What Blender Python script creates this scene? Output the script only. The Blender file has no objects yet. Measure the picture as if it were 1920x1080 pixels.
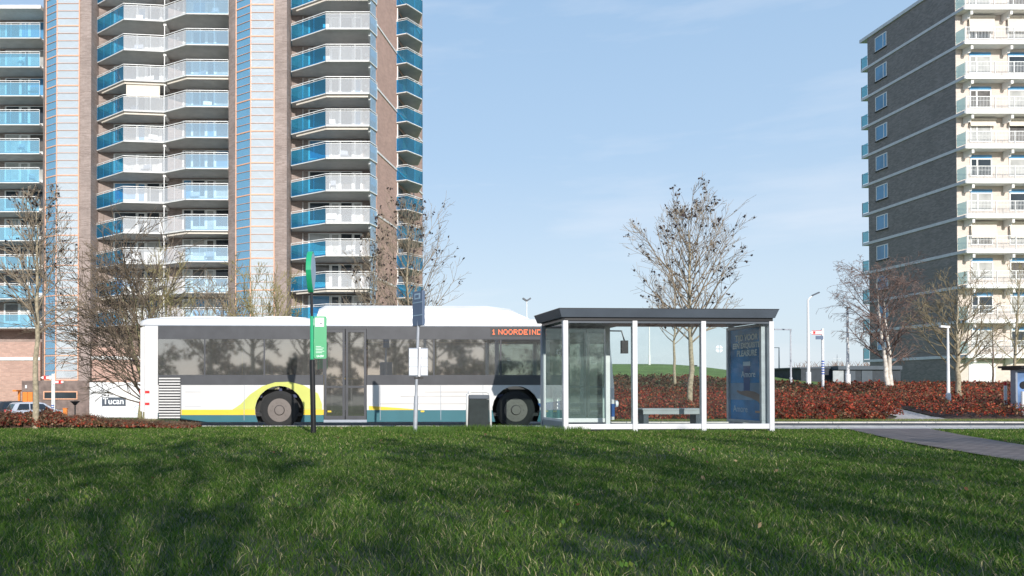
import bpy, math, random
import numpy as np
from mathutils import Vector, Matrix
random.seed(7); rng = np.random.default_rng(7)
R = math.radians
sc = bpy.context.scene
col = sc.collection
# ------------------------------------------------------------ camera
CX, HY, F, CH = 660.0, 725.0, 1500.0, 0.9       # principal column, horizon row, focal length in photo pixels, eye height
cd = bpy.data.cameras.new("camera"); cam = bpy.data.objects.new("camera", cd); col.objects.link(cam)
PITCH = R(0.7)
cam.location = (0, 0, CH); cam.rotation_euler = (R(90) + PITCH, 0, 0)
cd.lens = 36 * F / 1920; cd.sensor_width = 36
cd.shift_x = (960 - CX) / 1920; cd.shift_y = (HY - 540 - F * math.tan(PITCH)) / 1920
cd.clip_start = 0.05; cd.clip_end = 3000
sc.camera = cam
# ------------------------------------------------------------ light
SUN_EL, SUN_AZ = R(21.7), R(9)
S = Vector((math.sin(SUN_AZ) * math.cos(SUN_EL), -math.cos(SUN_AZ) * math.cos(SUN_EL), math.sin(SUN_EL)))
ld = bpy.data.lights.new("sun", 'SUN'); lo = bpy.data.objects.new("sun", ld); col.objects.link(lo)
ld.energy = 4.5; ld.angle = R(0.5); ld.color = (1.0, 0.945, 0.88)
lo.rotation_euler = (-S).to_track_quat('-Z', 'Y').to_euler(); lo.location = (10, -40, 30)
w = bpy.data.worlds.new("World"); sc.world = w; w.use_nodes = True
nt = w.node_tree; nt.nodes.clear()
sky = nt.nodes.new('ShaderNodeTexSky'); sky.sky_type = 'NISHITA'; sky.sun_disc = False
sky.sun_elevation = SUN_EL; sky.sun_rotation = R(180) - SUN_AZ; sky.air_density = 1.0; sky.dust_density = 0.9; sky.ozone_density = 1.3
bg = nt.nodes.new('ShaderNodeBackground'); bg.inputs[1].default_value = 0.15
out = nt.nodes.new('ShaderNodeOutputWorld')
tc = nt.nodes.new('ShaderNodeTexCoord'); mp = nt.nodes.new('ShaderNodeMapping'); mp.inputs['Scale'].default_value = (1.6, 1.6, 9)
nz = nt.nodes.new('ShaderNodeTexNoise'); nz.inputs['Scale'].default_value = 1.7; nz.inputs['Detail'].default_value = 7; nz.inputs['Roughness'].default_value = .55
rp = nt.nodes.new('ShaderNodeValToRGB'); rp.color_ramp.elements[0].position = .5; rp.color_ramp.elements[1].position = .95
mx = nt.nodes.new('ShaderNodeMixRGB'); mx.inputs[2].default_value = (6.4, 6.4, 6.7, 1)
mm = nt.nodes.new('ShaderNodeMath'); mm.operation = 'MULTIPLY'; mm.inputs[1].default_value = .55
L = nt.links.new
L(tc.outputs['Generated'], mp.inputs[0]); L(mp.outputs[0], nz.inputs[0]); L(nz.outputs[0], rp.inputs[0]); L(rp.outputs[0], mm.inputs[0])
sx = nt.nodes.new('ShaderNodeSeparateXYZ'); L(tc.outputs['Generated'], sx.inputs[0])
gr = nt.nodes.new('ShaderNodeValToRGB'); K_ = 6.6
for i_, (p_, c_) in enumerate([(0,(.66,.76,.86)),(.12,(.60,.73,.87)),(.27,(.45,.63,.85)),(.45,(.37,.56,.81)),(1,(.16,.34,.70))]):
    e_ = gr.color_ramp.elements[i_] if i_ < 2 else gr.color_ramp.elements.new(p_)
    e_.position = p_; e_.color = (*c_, 1)
L(sx.outputs[2], gr.inputs[0]); vs_ = nt.nodes.new('ShaderNodeVectorMath'); vs_.operation = 'SCALE'; vs_.inputs['Scale'].default_value = K_; L(gr.outputs[0], vs_.inputs[0])
m2 = nt.nodes.new('ShaderNodeMixRGB'); m2.inputs[0].default_value = .85; L(sky.outputs[0], m2.inputs[1]); L(vs_.outputs[0], m2.inputs[2])
L(mm.outputs[0], mx.inputs[0]); L(m2.outputs[0], mx.inputs[1]); L(mx.outputs[0], bg.inputs[0]); L(bg.outputs[0], out.inputs[0])
sc.view_settings.view_transform = 'Standard'; sc.view_settings.look = 'None'; sc.view_settings.gamma = 1
sc.view_settings.exposure = 0.1
sc.render.engine = 'CYCLES'
sc.cycles.max_bounces = 8; sc.cycles.transparent_max_bounces = 16

# ------------------------------------------------------------ helpers
def P(x, y, D): return Vector(((x - CX) / F * D, D, CH + (HY - y) / F * D))
def PX(x, D): return (x - CX) / F * D
def PZ(y, D): return CH + (HY - y) / F * D

class MB:
    def __init__(s): s.v = []; s.f = []
    def poly(s, pts):
        n = len(s.v); s.v += [tuple(p) for p in pts]; s.f.append(tuple(range(n, n + len(pts)))); return s
    def box(s, x0, x1, y0, y1, z0, z1):
        n = len(s.v)
        s.v += [(x0,y0,z0),(x1,y0,z0),(x1,y1,z0),(x0,y1,z0),(x0,y0,z1),(x1,y0,z1),(x1,y1,z1),(x0,y1,z1)]
        s.f += [tuple(n+i for i in q) for q in ((0,3,2,1),(4,5,6,7),(0,1,5,4),(1,2,6,5),(2,3,7,6),(3,0,4,7))]; return s
    def bar(s, a, b, wd, h=None, up=(0,0,1)):
        a = Vector(a); b = Vector(b); h = h or wd; d = (b-a).normalized(); u = Vector(up)
        if abs(d.dot(u)) > .98: u = Vector((0,1,0))
        x = d.cross(u).normalized() * wd/2; y = x.cross(d).normalized() * h/2; n = len(s.v)
        for p in (a, b): s.v += [tuple(p-x-y), tuple(p+x-y), tuple(p+x+y), tuple(p-x+y)]
        s.f += [tuple(n+i for i in q) for q in ((0,1,2,3),(7,6,5,4),(0,4,5,1),(1,5,6,2),(2,6,7,3),(3,7,4,0))]; return s
    def tube(s, pts, rad, k=8, cap=True):
        pts = [Vector(p) for p in pts]; n0 = len(s.v)
        if not hasattr(rad, '__len__'): rad = [rad]*len(pts)
        for i, p in enumerate(pts):
            d = (pts[min(i+1, len(pts)-1)] - pts[max(i-1, 0)]).normalized()
            u = Vector((0,0,1)) if abs(d.z) < .9 else Vector((1,0,0))
            x = d.cross(u).normalized(); y = x.cross(d)
            for j in range(k):
                a = 2*math.pi*j/k; s.v.append(tuple(p + (x*math.cos(a) + y*math.sin(a))*rad[i]))
        for i in range(len(pts)-1):
            for j in range(k):
                a = n0+i*k+j; b = n0+i*k+(j+1) % k; s.f.append((a, b, b+k, a+k))
        if cap:
            s.f.append(tuple(n0+j for j in reversed(range(k)))); m = n0+(len(pts)-1)*k; s.f.append(tuple(m+j for j in range(k)))
        return s
    def prism(s, poly, z0, z1):
        n = len(s.v); k = len(poly)
        s.v += [(p[0],p[1],z0) for p in poly] + [(p[0],p[1],z1) for p in poly]
        s.f.append(tuple(n+i for i in reversed(range(k)))); s.f.append(tuple(n+k+i for i in range(k)))
        for i in range(k): s.f.append((n+i, n+(i+1) % k, n+k+(i+1) % k, n+k+i))
        return s
    def xprism(s, poly, y0, y1):       # polygon in (x,z), thickness along y
        n = len(s.v); k = len(poly)
        s.v += [(p[0],y0,p[1]) for p in poly] + [(p[0],y1,p[1]) for p in poly]
        s.f.append(tuple(n+i for i in range(k))); s.f.append(tuple(n+k+i for i in reversed(range(k))))
        for i in range(k): s.f.append((n+i, n+k+i, n+k+(i+1) % k, n+(i+1) % k))
        return s
    def xf(s, m):
        s.v = [tuple(m @ Vector(p)) for p in s.v]; return s
    def build(s, name, mat, parent=None, smooth=False, bevel=0):
        me = bpy.data.meshes.new(name); me.from_pydata(s.v, [], s.f); me.validate()
        uv = me.uv_layers.new(name='UVMap')
        for p in me.polygons:
            nn = p.normal
            if abs(nn.z) > .7:
                for li in p.loop_indices:
                    c = me.vertices[me.loops[li].vertex_index].co; uv.data[li].uv = (c.x, c.y)
            else:
                t = Vector((-nn.y, nn.x, 0)).normalized()
                for li in p.loop_indices:
                    c = me.vertices[me.loops[li].vertex_index].co; uv.data[li].uv = (c.x*t.x + c.y*t.y, c.z)
        return link(name, me, mat, parent, smooth, bevel)
def link(name, me, mat, parent=None, smooth=False, bevel=0):
    o = bpy.data.objects.new(name, me); col.objects.link(o)
    if mat: me.materials.append(mat)
    if smooth: me.polygons.foreach_set('use_smooth', [True]*len(me.polygons))
    if bevel:
        b = o.modifiers.new('bevel', 'BEVEL'); b.width = bevel; b.segments = 2; b.limit_method = 'ANGLE'
    if parent is not None:
        o.parent = parent
        if parent.get('_w'): o.matrix_parent_inverse = Matrix.Translation(-Vector(parent.location))
    return o
def npmesh(name, V, Fq, mat, parent=None, colors=None):
    me = bpy.data.meshes.new(name); nv = len(V); nf, k = Fq.shape
    me.vertices.add(nv); me.vertices.foreach_set('co', V.astype(np.float32).ravel())
    me.loops.add(nf*k); me.loops.foreach_set('vertex_index', Fq.astype(np.int32).ravel())
    me.polygons.add(nf); me.polygons.foreach_set('loop_start', np.arange(0, nf*k, k, dtype=np.int32))
    me.update(calc_edges=True)
    if colors is not None:
        at = me.color_attributes.new('Col', 'FLOAT_COLOR', 'POINT')
        c = np.ones((nv, 4), np.float32); c[:, :3] = colors; at.data.foreach_set('color', c.ravel())
    return link(name, me, mat, parent)
def tag(o, label=None, cat=None, group=None, kind=None):
    if label: o['label'] = label
    if cat: o['category'] = cat
    if group: o['group'] = group
    if kind: o['kind'] = kind
    return o
def thing(name, label, cat, loc=(0,0,0), rz=0, group=None, world=False):
    o = bpy.data.objects.new(name, None); col.objects.link(o); o.location = loc; o.rotation_euler = (0,0,rz)
    o.empty_display_size = .3
    if world: o['_w'] = 1
    return tag(o, label, cat, group)
def kids(o): return [c for c in bpy.data.objects if c.parent == o]
def copy_tree(o, parent=None):
    c = o.copy(); col.objects.link(c)
    if parent is not None:
        mi = o.matrix_parent_inverse.copy(); c.parent = parent; c.matrix_parent_inverse = mi
    for ch in kids(o): copy_tree(ch, c)
    return c
def text_mesh(s, size, extrude=.002, align='LEFT', bold=0, shear=0):
    cu = bpy.data.curves.new('lettering', 'FONT'); cu.body = s; cu.size = size; cu.extrude = extrude; cu.align_x = align; cu.offset = bold; cu.shear = shear
    t = bpy.data.objects.new('lettering', cu); col.objects.link(t)
    dg = bpy.context.evaluated_depsgraph_get(); me = bpy.data.meshes.new_from_object(t.evaluated_get(dg))
    bpy.data.objects.remove(t); return me
def lettering(name, s, size, mat, parent, mtx, **kw):
    me = text_mesh(s, size, **kw); me.transform(mtx); me.materials.clear()
    return link(name, me, mat, parent)

# ------------------------------------------------------------ materials
def mat(name, c, rough=.6, metal=0, var=.12, scale=3, bump=0, bscale=20, alpha=None, spec=None, emit=None):
    m = bpy.data.materials.new(name); m.use_nodes = True; t = m.node_tree; b = t.nodes['Principled BSDF']
    b.inputs['Roughness'].default_value = rough; b.inputs['Metallic'].default_value = metal
    if spec is not None: b.inputs['Specular IOR Level'].default_value = spec
    tcn = t.nodes.new('ShaderNodeTexCoord')
    n = t.nodes.new('ShaderNodeTexNoise'); n.inputs['Scale'].default_value = scale; n.inputs['Detail'].default_value = 5
    t.links.new(tcn.outputs['Object'], n.inputs[0])
    mr = t.nodes.new('ShaderNodeMapRange'); mr.inputs[3].default_value = 1-var; mr.inputs[4].default_value = 1+var
    mr.inputs[1].default_value = .3; mr.inputs[2].default_value = .7
    t.links.new(n.outputs[0], mr.inputs[0])
    mu = t.nodes.new('ShaderNodeVectorMath'); mu.operation = 'SCALE'; mu.inputs[0].default_value = c
    t.links.new(mr.outputs[0], mu.inputs['Scale']); t.links.new(mu.outputs[0], b.inputs['Base Color'])
    if bump:
        n2 = t.nodes.new('ShaderNodeTexNoise'); n2.inputs['Scale'].default_value = bscale; n2.inputs['Detail'].default_value = 6
        t.links.new(tcn.outputs['Object'], n2.inputs[0]); bp = t.nodes.new('ShaderNodeBump'); bp.inputs['Strength'].default_value = bump
        bp.inputs['Distance'].default_value = .02
        t.links.new(n2.outputs[0], bp.inputs['Height']); t.links.new(bp.outputs[0], b.inputs['Normal'])
    if emit: b.inputs['Emission Color'].default_value = (*c, 1); b.inputs['Emission Strength'].default_value = emit
    return m
def brick(name, c1, c2, mortar, bw=.42, bh=.13, blotch=.25, ms=.014, rough=.85):
    m = bpy.data.materials.new(name); m.use_nodes = True; t = m.node_tree; b = t.nodes['Principled BSDF']; b.inputs['Roughness'].default_value = rough
    uv = t.nodes.new('ShaderNodeTexCoord'); br = t.nodes.new('ShaderNodeTexBrick')
    br.inputs['Scale'].default_value = 1; br.inputs['Brick Width'].default_value = bw; br.inputs['Row Height'].default_value = bh
    br.inputs['Mortar Size'].default_value = ms; br.inputs['Color1'].default_value = (*c1, 1); br.inputs['Color2'].default_value = (*c2, 1); br.inputs['Mortar'].default_value = (*mortar, 1)
    br.inputs['Bias'].default_value = -.1
    t.links.new(uv.outputs['UV'], br.inputs['Vector'])
    n = t.nodes.new('ShaderNodeTexNoise'); n.inputs['Scale'].default_value = .55; n.inputs['Detail'].default_value = 8; t.links.new(uv.outputs['UV'], n.inputs[0])
    n3 = t.nodes.new('ShaderNodeTexNoise'); n3.inputs['Scale'].default_value = 5; n3.inputs['Detail'].default_value = 3
    mpp = t.nodes.new('ShaderNodeMapping'); mpp.inputs['Scale'].default_value = (1, 3, 1); t.links.new(uv.outputs['UV'], mpp.inputs[0]); t.links.new(mpp.outputs[0], n3.inputs[0])
    ad = t.nodes.new('ShaderNodeMath'); ad.operation = 'ADD'; t.links.new(n.outputs[0], ad.inputs[0]); t.links.new(n3.outputs[0], ad.inputs[1])
    mr = t.nodes.new('ShaderNodeMapRange'); mr.inputs[1].default_value = .6; mr.inputs[2].default_value = 1.4; mr.inputs[3].default_value = 1-blotch; mr.inputs[4].default_value = 1+blotch
    t.links.new(ad.outputs[0], mr.inputs[0])
    mu = t.nodes.new('ShaderNodeVectorMath'); mu.operation = 'SCALE'; t.links.new(br.outputs[0], mu.inputs[0]); t.links.new(mr.outputs[0], mu.inputs['Scale'])
    t.links.new(mu.outputs[0], b.inputs['Base Color'])
    bp = t.nodes.new('ShaderNodeBump'); bp.inputs['Strength'].default_value = .4; bp.inputs['Distance'].default_value = .01
    t.links.new(br.outputs['Fac'], bp.inputs['Height']); bp.invert = True; t.links.new(bp.outputs[0], b.inputs['Normal'])
    return m
def glass(name, tint, refl=.2, diff=0, dcol=(.8,.8,.8), rough=.02, wav=0):
    m = bpy.data.materials.new(name); m.use_nodes = True; t = m.node_tree; t.nodes.clear()
    o = t.nodes.new('ShaderNodeOutputMaterial'); tr = t.nodes.new('ShaderNodeBsdfTransparent'); tr.inputs[0].default_value = (*tint, 1)
    gl = t.nodes.new('ShaderNodeBsdfGlossy'); gl.inputs['Roughness'].default_value = rough
    lw = t.nodes.new('ShaderNodeFresnel'); lw.inputs[0].default_value = 1.5
    ad = t.nodes.new('ShaderNodeMath'); ad.operation = 'ADD'; ad.inputs[1].default_value = refl; ad.use_clamp = True; t.links.new(lw.outputs[0], ad.inputs[0])
    m1 = t.nodes.new('ShaderNodeMixShader'); base = tr
    if diff:
        df = t.nodes.new('ShaderNodeBsdfDiffuse'); df.inputs[0].default_value = (*dcol, 1); m0 = t.nodes.new('ShaderNodeMixShader'); m0.inputs[0].default_value = diff
        t.links.new(tr.outputs[0], m0.inputs[1]); t.links.new(df.outputs[0], m0.inputs[2]); base = m0
    ge = t.nodes.new('ShaderNodeNewGeometry'); iv = t.nodes.new('ShaderNodeMath'); iv.operation = 'SUBTRACT'; iv.inputs[0].default_value = 1; t.links.new(ge.outputs['Backfacing'], iv.inputs[1])
    mb = t.nodes.new('ShaderNodeMath'); mb.operation = 'MULTIPLY'; t.links.new(ad.outputs[0], mb.inputs[0]); t.links.new(iv.outputs[0], mb.inputs[1])
    t.links.new(mb.outputs[0], m1.inputs[0]); t.links.new(base.outputs[0], m1.inputs[1]); t.links.new(gl.outputs[0], m1.inputs[2]); t.links.new(m1.outputs[0], o.inputs[0])
    if wav:
        n = t.nodes.new('ShaderNodeTexNoise'); n.inputs['Scale'].default_value = .8; tc_ = t.nodes.new('ShaderNodeTexCoord'); t.links.new(tc_.outputs['Object'], n.inputs[0])
        bp = t.nodes.new('ShaderNodeBump'); bp.inputs['Strength'].default_value = wav; bp.inputs['Distance'].default_value = .05; t.links.new(n.outputs[0], bp.inputs['Height']); t.links.new(bp.outputs[0], gl.inputs['Normal'])
    return m
def vcol(name, rough=.6, transl=.3, spec=.3, gain=1.0):
    m = bpy.data.materials.new(name); m.use_nodes = True; t = m.node_tree; b = t.nodes['Principled BSDF']; b.inputs['Roughness'].default_value = rough; b.inputs['Specular IOR Level'].default_value = spec
    a = t.nodes.new('ShaderNodeVertexColor'); a.layer_name = 'Col'; t.links.new(a.outputs[0], b.inputs['Base Color'])
    if transl:
        tl = t.nodes.new('ShaderNodeBsdfTranslucent'); t.links.new(a.outputs[0], tl.inputs[0]); ms = t.nodes.new('ShaderNodeMixShader'); ms.inputs[0].default_value = transl
        t.links.new(b.outputs[0], ms.inputs[1]); t.links.new(tl.outputs[0], ms.inputs[2]); t.links.new(ms.outputs[0], t.nodes['Material Output'].inputs[0])
    return m
M = {}
M['white'] = mat('white paint', (.78,.78,.77), .4, var=.05)
M['whitem'] = mat('brushed aluminium', (.62,.63,.66), .38, .55, var=.06, scale=6)
M['concrete'] = mat('soffit concrete', (.55,.53,.51), .9, var=.1, scale=1.2)
M['slabedge'] = mat('painted slab edge', (.74,.73,.71), .7, var=.06)
M['brickA'] = brick('light brown brick', (.25,.19,.165), (.37,.29,.26), (.31,.27,.25), bw=.5, bh=.1, blotch=.3)
M['brickP'] = brick('pink brown brick', (.42,.26,.21), (.54,.34,.27), (.42,.32,.27), blotch=.12)
M['brickG'] = brick('grey brown brick', (.185,.17,.165), (.28,.25,.24), (.235,.215,.21), bw=.3, bh=.10, blotch=.16, ms=.01)
M['brickC'] = brick('cream brick', (.58,.50,.44), (.68,.59,.52), (.61,.54,.48), blotch=.06)
M['paleband'] = mat('pale concrete band', (.60,.61,.64), .8, var=.08)
M['gblue'] = glass('blue balcony glass', (.22,.66,.86), .04, .16, (.03,.32,.48))
M['gclear'] = glass('clear balcony glass', (.95,.96,.97), .08, .21, (.97,.97,.97))
M['gpale'] = glass('pale blue balcony glass', (.76,.9,.97), .10, .22, (.62,.80,.95))
M['gteal'] = glass('teal balcony glass', (.50,.80,.92), .12, .25, (.36,.66,.82))
M['gstair'] = glass('stairwell glass', (.92,.96,.98), .16, .38, (.86,.92,.96))  # pale diffuse share stands in for reflected sky, besides the frosting
M['gstairb'] = glass('blue stairwell glass', (.5,.8,.96), .16, .34, (.3,.66,.9))
M['gcyan'] = glass('cyan glass', (.2,.65,.72), .1, .4, (.1,.5,.6))
M['ggreen'] = glass('green tinted glass', (.8,.92,.88), .1, .5, (.75,.9,.86))
M['orange'] = mat('orange frame paint', (.70,.38,.24), .5, var=.1)
M['winframe'] = mat('white window frame', (.82,.82,.80), .4, var=.03)
M['panedark'] = mat('dark room pane', (.035,.045,.055), .05, var=.3, scale=.6)
M['panecurt'] = mat('curtained pane', (.42,.42,.40), .12, var=.2, scale=1.5)
M['panebrown'] = mat('shaded pane', (.12,.11,.10), .08, var=.3)
M['paneblue'] = mat('sky blue pane', (.10,.28,.48), .05, var=.25, scale=.5)
M['awn'] = mat('cream awning fabric', (.66,.60,.52), .8, var=.04)
M['timber'] = mat('brown timber cladding', (.20,.15,.13), .8, var=.3, scale=2)
M['black'] = mat('black paint', (.012,.012,.014), .35, var=.1)
M['anthr'] = mat('anthracite roof metal', (.062,.078,.10), .5, .0, var=.12, scale=2)
M['alu'] = mat('silver aluminium post', (.66,.66,.68), .42, .3, var=.05, scale=4)
M['alud'] = mat('grey aluminium', (.28,.31,.36), .45, .4, var=.08)
M['sglass'] = glass('shelter glass', (.93,.96,.95), -.01, .01, (.5,.5,.5))
M['green'] = mat('green sign paint', (.02,.38,.17), .35, var=.06)
M['greenl'] = mat('light green panel', (.07,.38,.17), .4, var=.05)
M['signface'] = mat('grey blue sign face', (.30,.42,.52), .3, var=.06)
M['blue'] = mat('blue grey sign', (.10,.14,.22), .4, var=.1)
M['steel'] = mat('galvanised steel', (.48,.50,.54), .45, .5, var=.12, scale=8)
M['paper'] = mat('weathered white sheet', (.70,.72,.74), .5, var=.12, scale=3)
M['bin'] = mat('dark grey green bin panel', (.022,.030,.030), .85, var=.2, scale=9)
M['bark'] = mat('pale mossy bark', (.34,.29,.20), .9, var=.35, scale=14, bump=.6)
M['barkgreen'] = mat('olive bark', (.24,.22,.12), .9, var=.35, scale=14)
M['barkbrown'] = mat('brown bark', (.15,.11,.08), .9, var=.3, scale=14)
M['barkwhite'] = mat('white birch bark', (.62,.57,.50), .8, var=.35, scale=6)
M['twig'] = mat('twig bark', (.26,.21,.15), .9, var=.3, scale=3)
M['twigred'] = mat('reddish twig', (.17,.115,.095), .9, var=.3, scale=3)
M['twigb'] = mat('grey olive twig', (.20,.165,.10), .9, var=.35, scale=3)
M['twigd'] = mat('dark brown twig', (.15,.115,.08), .9, var=.4, scale=3)
M['twigol'] = mat('olive twig', (.27,.23,.11), .9, var=.3, scale=3)
M['deadleaf'] = mat('dead dark leaf', (.030,.019,.020), .8, var=.5, scale=4)
M['asphalt'] = mat('asphalt', (.075,.073,.072), .9, var=.2, scale=4, bump=.3, bscale=90)
M['pave'] = brick('pavement tiles', (.46,.42,.38), (.56,.52,.47), (.28,.26,.23), bw=.3, bh=.3, blotch=.18)
M['kerb'] = mat('kerb concrete', (.55,.52,.47), .85, var=.18, scale=3)
M['pathb'] = brick('dark clinker paving', (.12,.095,.085), (.20,.16,.145), (.075,.062,.056), bw=.21, bh=.1, blotch=.35, ms=.012)
M['soil'] = mat('lawn soil', (.045,.055,.022), .95, var=.35, scale=5)
M['mulch'] = mat('shrub bed soil', (.07,.04,.028), .95, var=.4, scale=5, bump=.5)
M['farground'] = mat('far grass', (.12,.20,.04), .95, var=.25, scale=.6)
M['garage'] = mat('dark garage wall', (.03,.038,.05), .7, var=.2)
M['evergreen'] = vcol('evergreen hedge leaf', .7, .15)
M['leafv'] = vcol('shrub leaf', .6, .3)
M['grassv'] = vcol('grass blade', .6, .35, .12)
M['carsilver'] = mat('silver car paint', (.62,.64,.70), .25, .4, var=.03)
M['cardark'] = mat('dark car paint', (.05,.055,.065), .25, .3, var=.03)
M['carglass'] = mat('car window', (.02,.03,.045), .05, var=.1)
M['red'] = mat('red lamp', (.6,.03,.03), .3, var=.05)
M['yellowp'] = mat('yellow plate', (.8,.5,.03), .5, var=.03)
M['rubber'] = mat('tyre rubber', (.02,.02,.02), .85, var=.2)
M['rim'] = mat('wheel rim', (.16,.14,.13), .4, .5, var=.1)
M['buswhite'] = mat('bus white paint', (.66,.65,.635), .28, var=.06, scale=1.3)
M['busdark'] = mat('bus dark band', (.085,.087,.095), .22, var=.1)
M['busglass'] = glass('bus window glass', (.50,.52,.53), .36, .15, (.42,.41,.39), rough=.03)
M['lime'] = mat('lime yellow livery', (.55,.57,.14), .3, var=.04)
M['amber'] = mat('amber livery stripe', (.80,.55,.05), .3, var=.04)
M['teal'] = mat('teal livery stripe', (.04,.15,.18), .3, var=.06)
M['dblue'] = mat('blue livery', (.02,.09,.28), .3, var=.06)
M['seat'] = mat('bus seat fabric', (.05,.06,.12), .8, var=.2)
M['led'] = mat('amber led sign', (.9,.16,.04), .5, var=.0, emit=1.2)
M['floorg'] = mat('bus interior grey', (.22,.22,.22), .7, var=.1)
M['poster'] = mat('blue poster', (.03,.24,.52), .25, var=.35, scale=2.5)
M['posterlow'] = mat('pale blue poster band', (.26,.36,.50), .3, var=.2)
M['postext'] = mat('pale poster lettering', (.60,.72,.82), .4, var=.05)
M['skin'] = mat('poster hand tone', (.30,.20,.17), .5, var=.1)
M['binorange'] = mat('orange paint', (.75,.22,.03), .5, var=.06)
M['stripeblue'] = mat('blue stripe', (.03,.10,.42), .5, var=.04)
M['frost'] = mat('white glass sticker', (.85,.87,.87), .6, var=.0)
M['seatgrey'] = mat('bench slat grey', (.34,.36,.38), .5, .2, var=.12)

# ------------------------------------------------------------ terrain and paving
def sm(a, b, x):
    t = np.clip((x-a)/(b-a), 0, 1); return t*t*(3-2*t)
def wob(x, y, f=1.0):
    return (np.sin(x*1.3*f+y*.7*f) + np.sin(x*.57*f-y*1.9*f+1.3) + np.sin(-x*2.3*f+y*.9*f+4.) + np.sin(x*3.1*f+y*2.7*f+2.))/4
def ground(x, y):
    x = np.asarray(x, float); y = np.asarray(y, float)
    z = np.full(np.broadcast(x, y).shape, -.20)
    rise = -.14 + .66*np.clip((y-24.5)/18, 0, 1.2)
    z = np.where(y > 23.2, rise, z)
    left = sm(4, -2, x)
    z = np.where(y > 23.2, z*(1-left) + left*(-.14 - 1.56*sm(26, 48, y)), z)
    dike = 2.6*sm(50, 84, y)*sm(48, 31, x)*sm(4, 16, x+(y-60)*.1)*sm(150, 95, y)
    z = z + np.where(y > 45, dike, 0)
    return z
xs = np.concatenate([np.linspace(-900,-60,12), np.linspace(-55,75,131), np.linspace(80,900,12)])
ys = np.concatenate([np.linspace(23.5,110,115), np.linspace(120,1500,16)])
gx, gy = np.meshgrid(xs, ys); gz = ground(gx, gy); gz = np.where(gy > 150, np.minimum(gz, -.2), gz)
nx, ny = len(xs), len(ys); ii = np.arange(nx*ny).reshape(ny, nx)
Q = np.stack([ii[:-1,:-1], ii[:-1,1:], ii[1:,1:], ii[1:,:-1]], -1).reshape(-1, 4)
tag(npmesh('far_ground', np.stack([gx, gy, gz], -1).reshape(-1, 3), Q, M['farground']), kind='structure')
tag(MB().poly([(-900,23.55,-.16),(-900,18.2,-.16),(900,18.2,-.16),(900,23.55,-.16)]).build('road', M['asphalt']), kind='structure')
b = MB()
for i in range(-40, 90): b.box(i*1.0, i*1.0+.99, 18.1, 18.24, -.3, .015)
tag(b.build('near_kerb', M['kerb'], bevel=.015), kind='structure')
b = MB()
for i in range(-40, 90): b.box(i*1.0, i*1.0+.99, 23.3, 23.5, -.3, -.125)
tag(b.build('far_kerb', M['kerb'], bevel=.015), kind='structure')
tag(MB().poly([(4.1,16.95,.006),(60,16.95,.006),(60,18.1,.006),(4.1,18.1,.006)]).build('pavement', M['pave']), kind='structure')
def lawn_z(x, y): return .02*wob(x, y, .9)*sm(15, 10, y)
xs = np.linspace(-60, 60, 121); ys = np.linspace(-60, 18.1, 79); gx, gy = np.meshgrid(xs, ys)
nx, ny = len(xs), len(ys); ii = np.arange(nx*ny).reshape(ny, nx)
Q = np.stack([ii[:-1,:-1], ii[:-1,1:], ii[1:,1:], ii[1:,:-1]], -1).reshape(-1, 4)
tag(npmesh('lawn_ground', np.stack([gx, gy, lawn_z(gx, gy)-.012], -1).reshape(-1, 3), Q, M['soil']), kind='structure')
PL = [(10.45,16.94),(8.9,12.9),(7.9,9.4),(6.4,3),(5,-4)]; PR = [(12.2,16.94),(11.2,14.7),(10.1,11.9),(8.6,3),(7.4,-4)]
def pathx(y):
    l = np.interp(y, [p[1] for p in PL][::-1], [p[0] for p in PL][::-1]); r = np.interp(y, [p[1] for p in PR][::-1], [p[0] for p in PR][::-1]); return l, r
b = MB(); yy = np.linspace(-4, 16.94, 30)
for a, c in zip(yy[:-1], yy[1:]):
    la, ra = pathx(a); lc, rc = pathx(c); b.poly([(la,a,.016),(ra,a,.016),(rc,c,.016),(lc,c,.016)])
tag(b.build('footpath', M['pathb']), kind='structure')
# footpath between the two shrub beds
def bpx(y): return 17.6 + (y-24.5)*.415      # centre line (world x) of the back footpath
b = MB(); yy = np.linspace(23.5, 46, 30)
for a, c in zip(yy[:-1], yy[1:]):
    wa = .55 + 1.3*max(0, (25.5-a)/2)
    wc = .55 + 1.3*max(0, (25.5-c)/2)
    f = lambda x, y: (x, y, float(ground(x, y))+.03)
    b.poly([f(bpx(a)-wa+.0, a), f(bpx(a)+wa, a), f(bpx(c)+wc, c), f(bpx(c)-wc, c)])
tag(b.build('back_footpath', M['pave']), kind='structure')
tag(MB().poly([(-60,44,-1.66),(-60,70,-1.66),(-2,70,-1.66),(-2,48.5,-1.66)]).build('parking_area', M['asphalt']), kind='structure')
tag(MB().poly([(1.5,49,.62),(1.5,49.5,.62),(2,49.5,.62)]).build('sky_line_soil', M['soil']), kind='structure') if False else None

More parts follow.
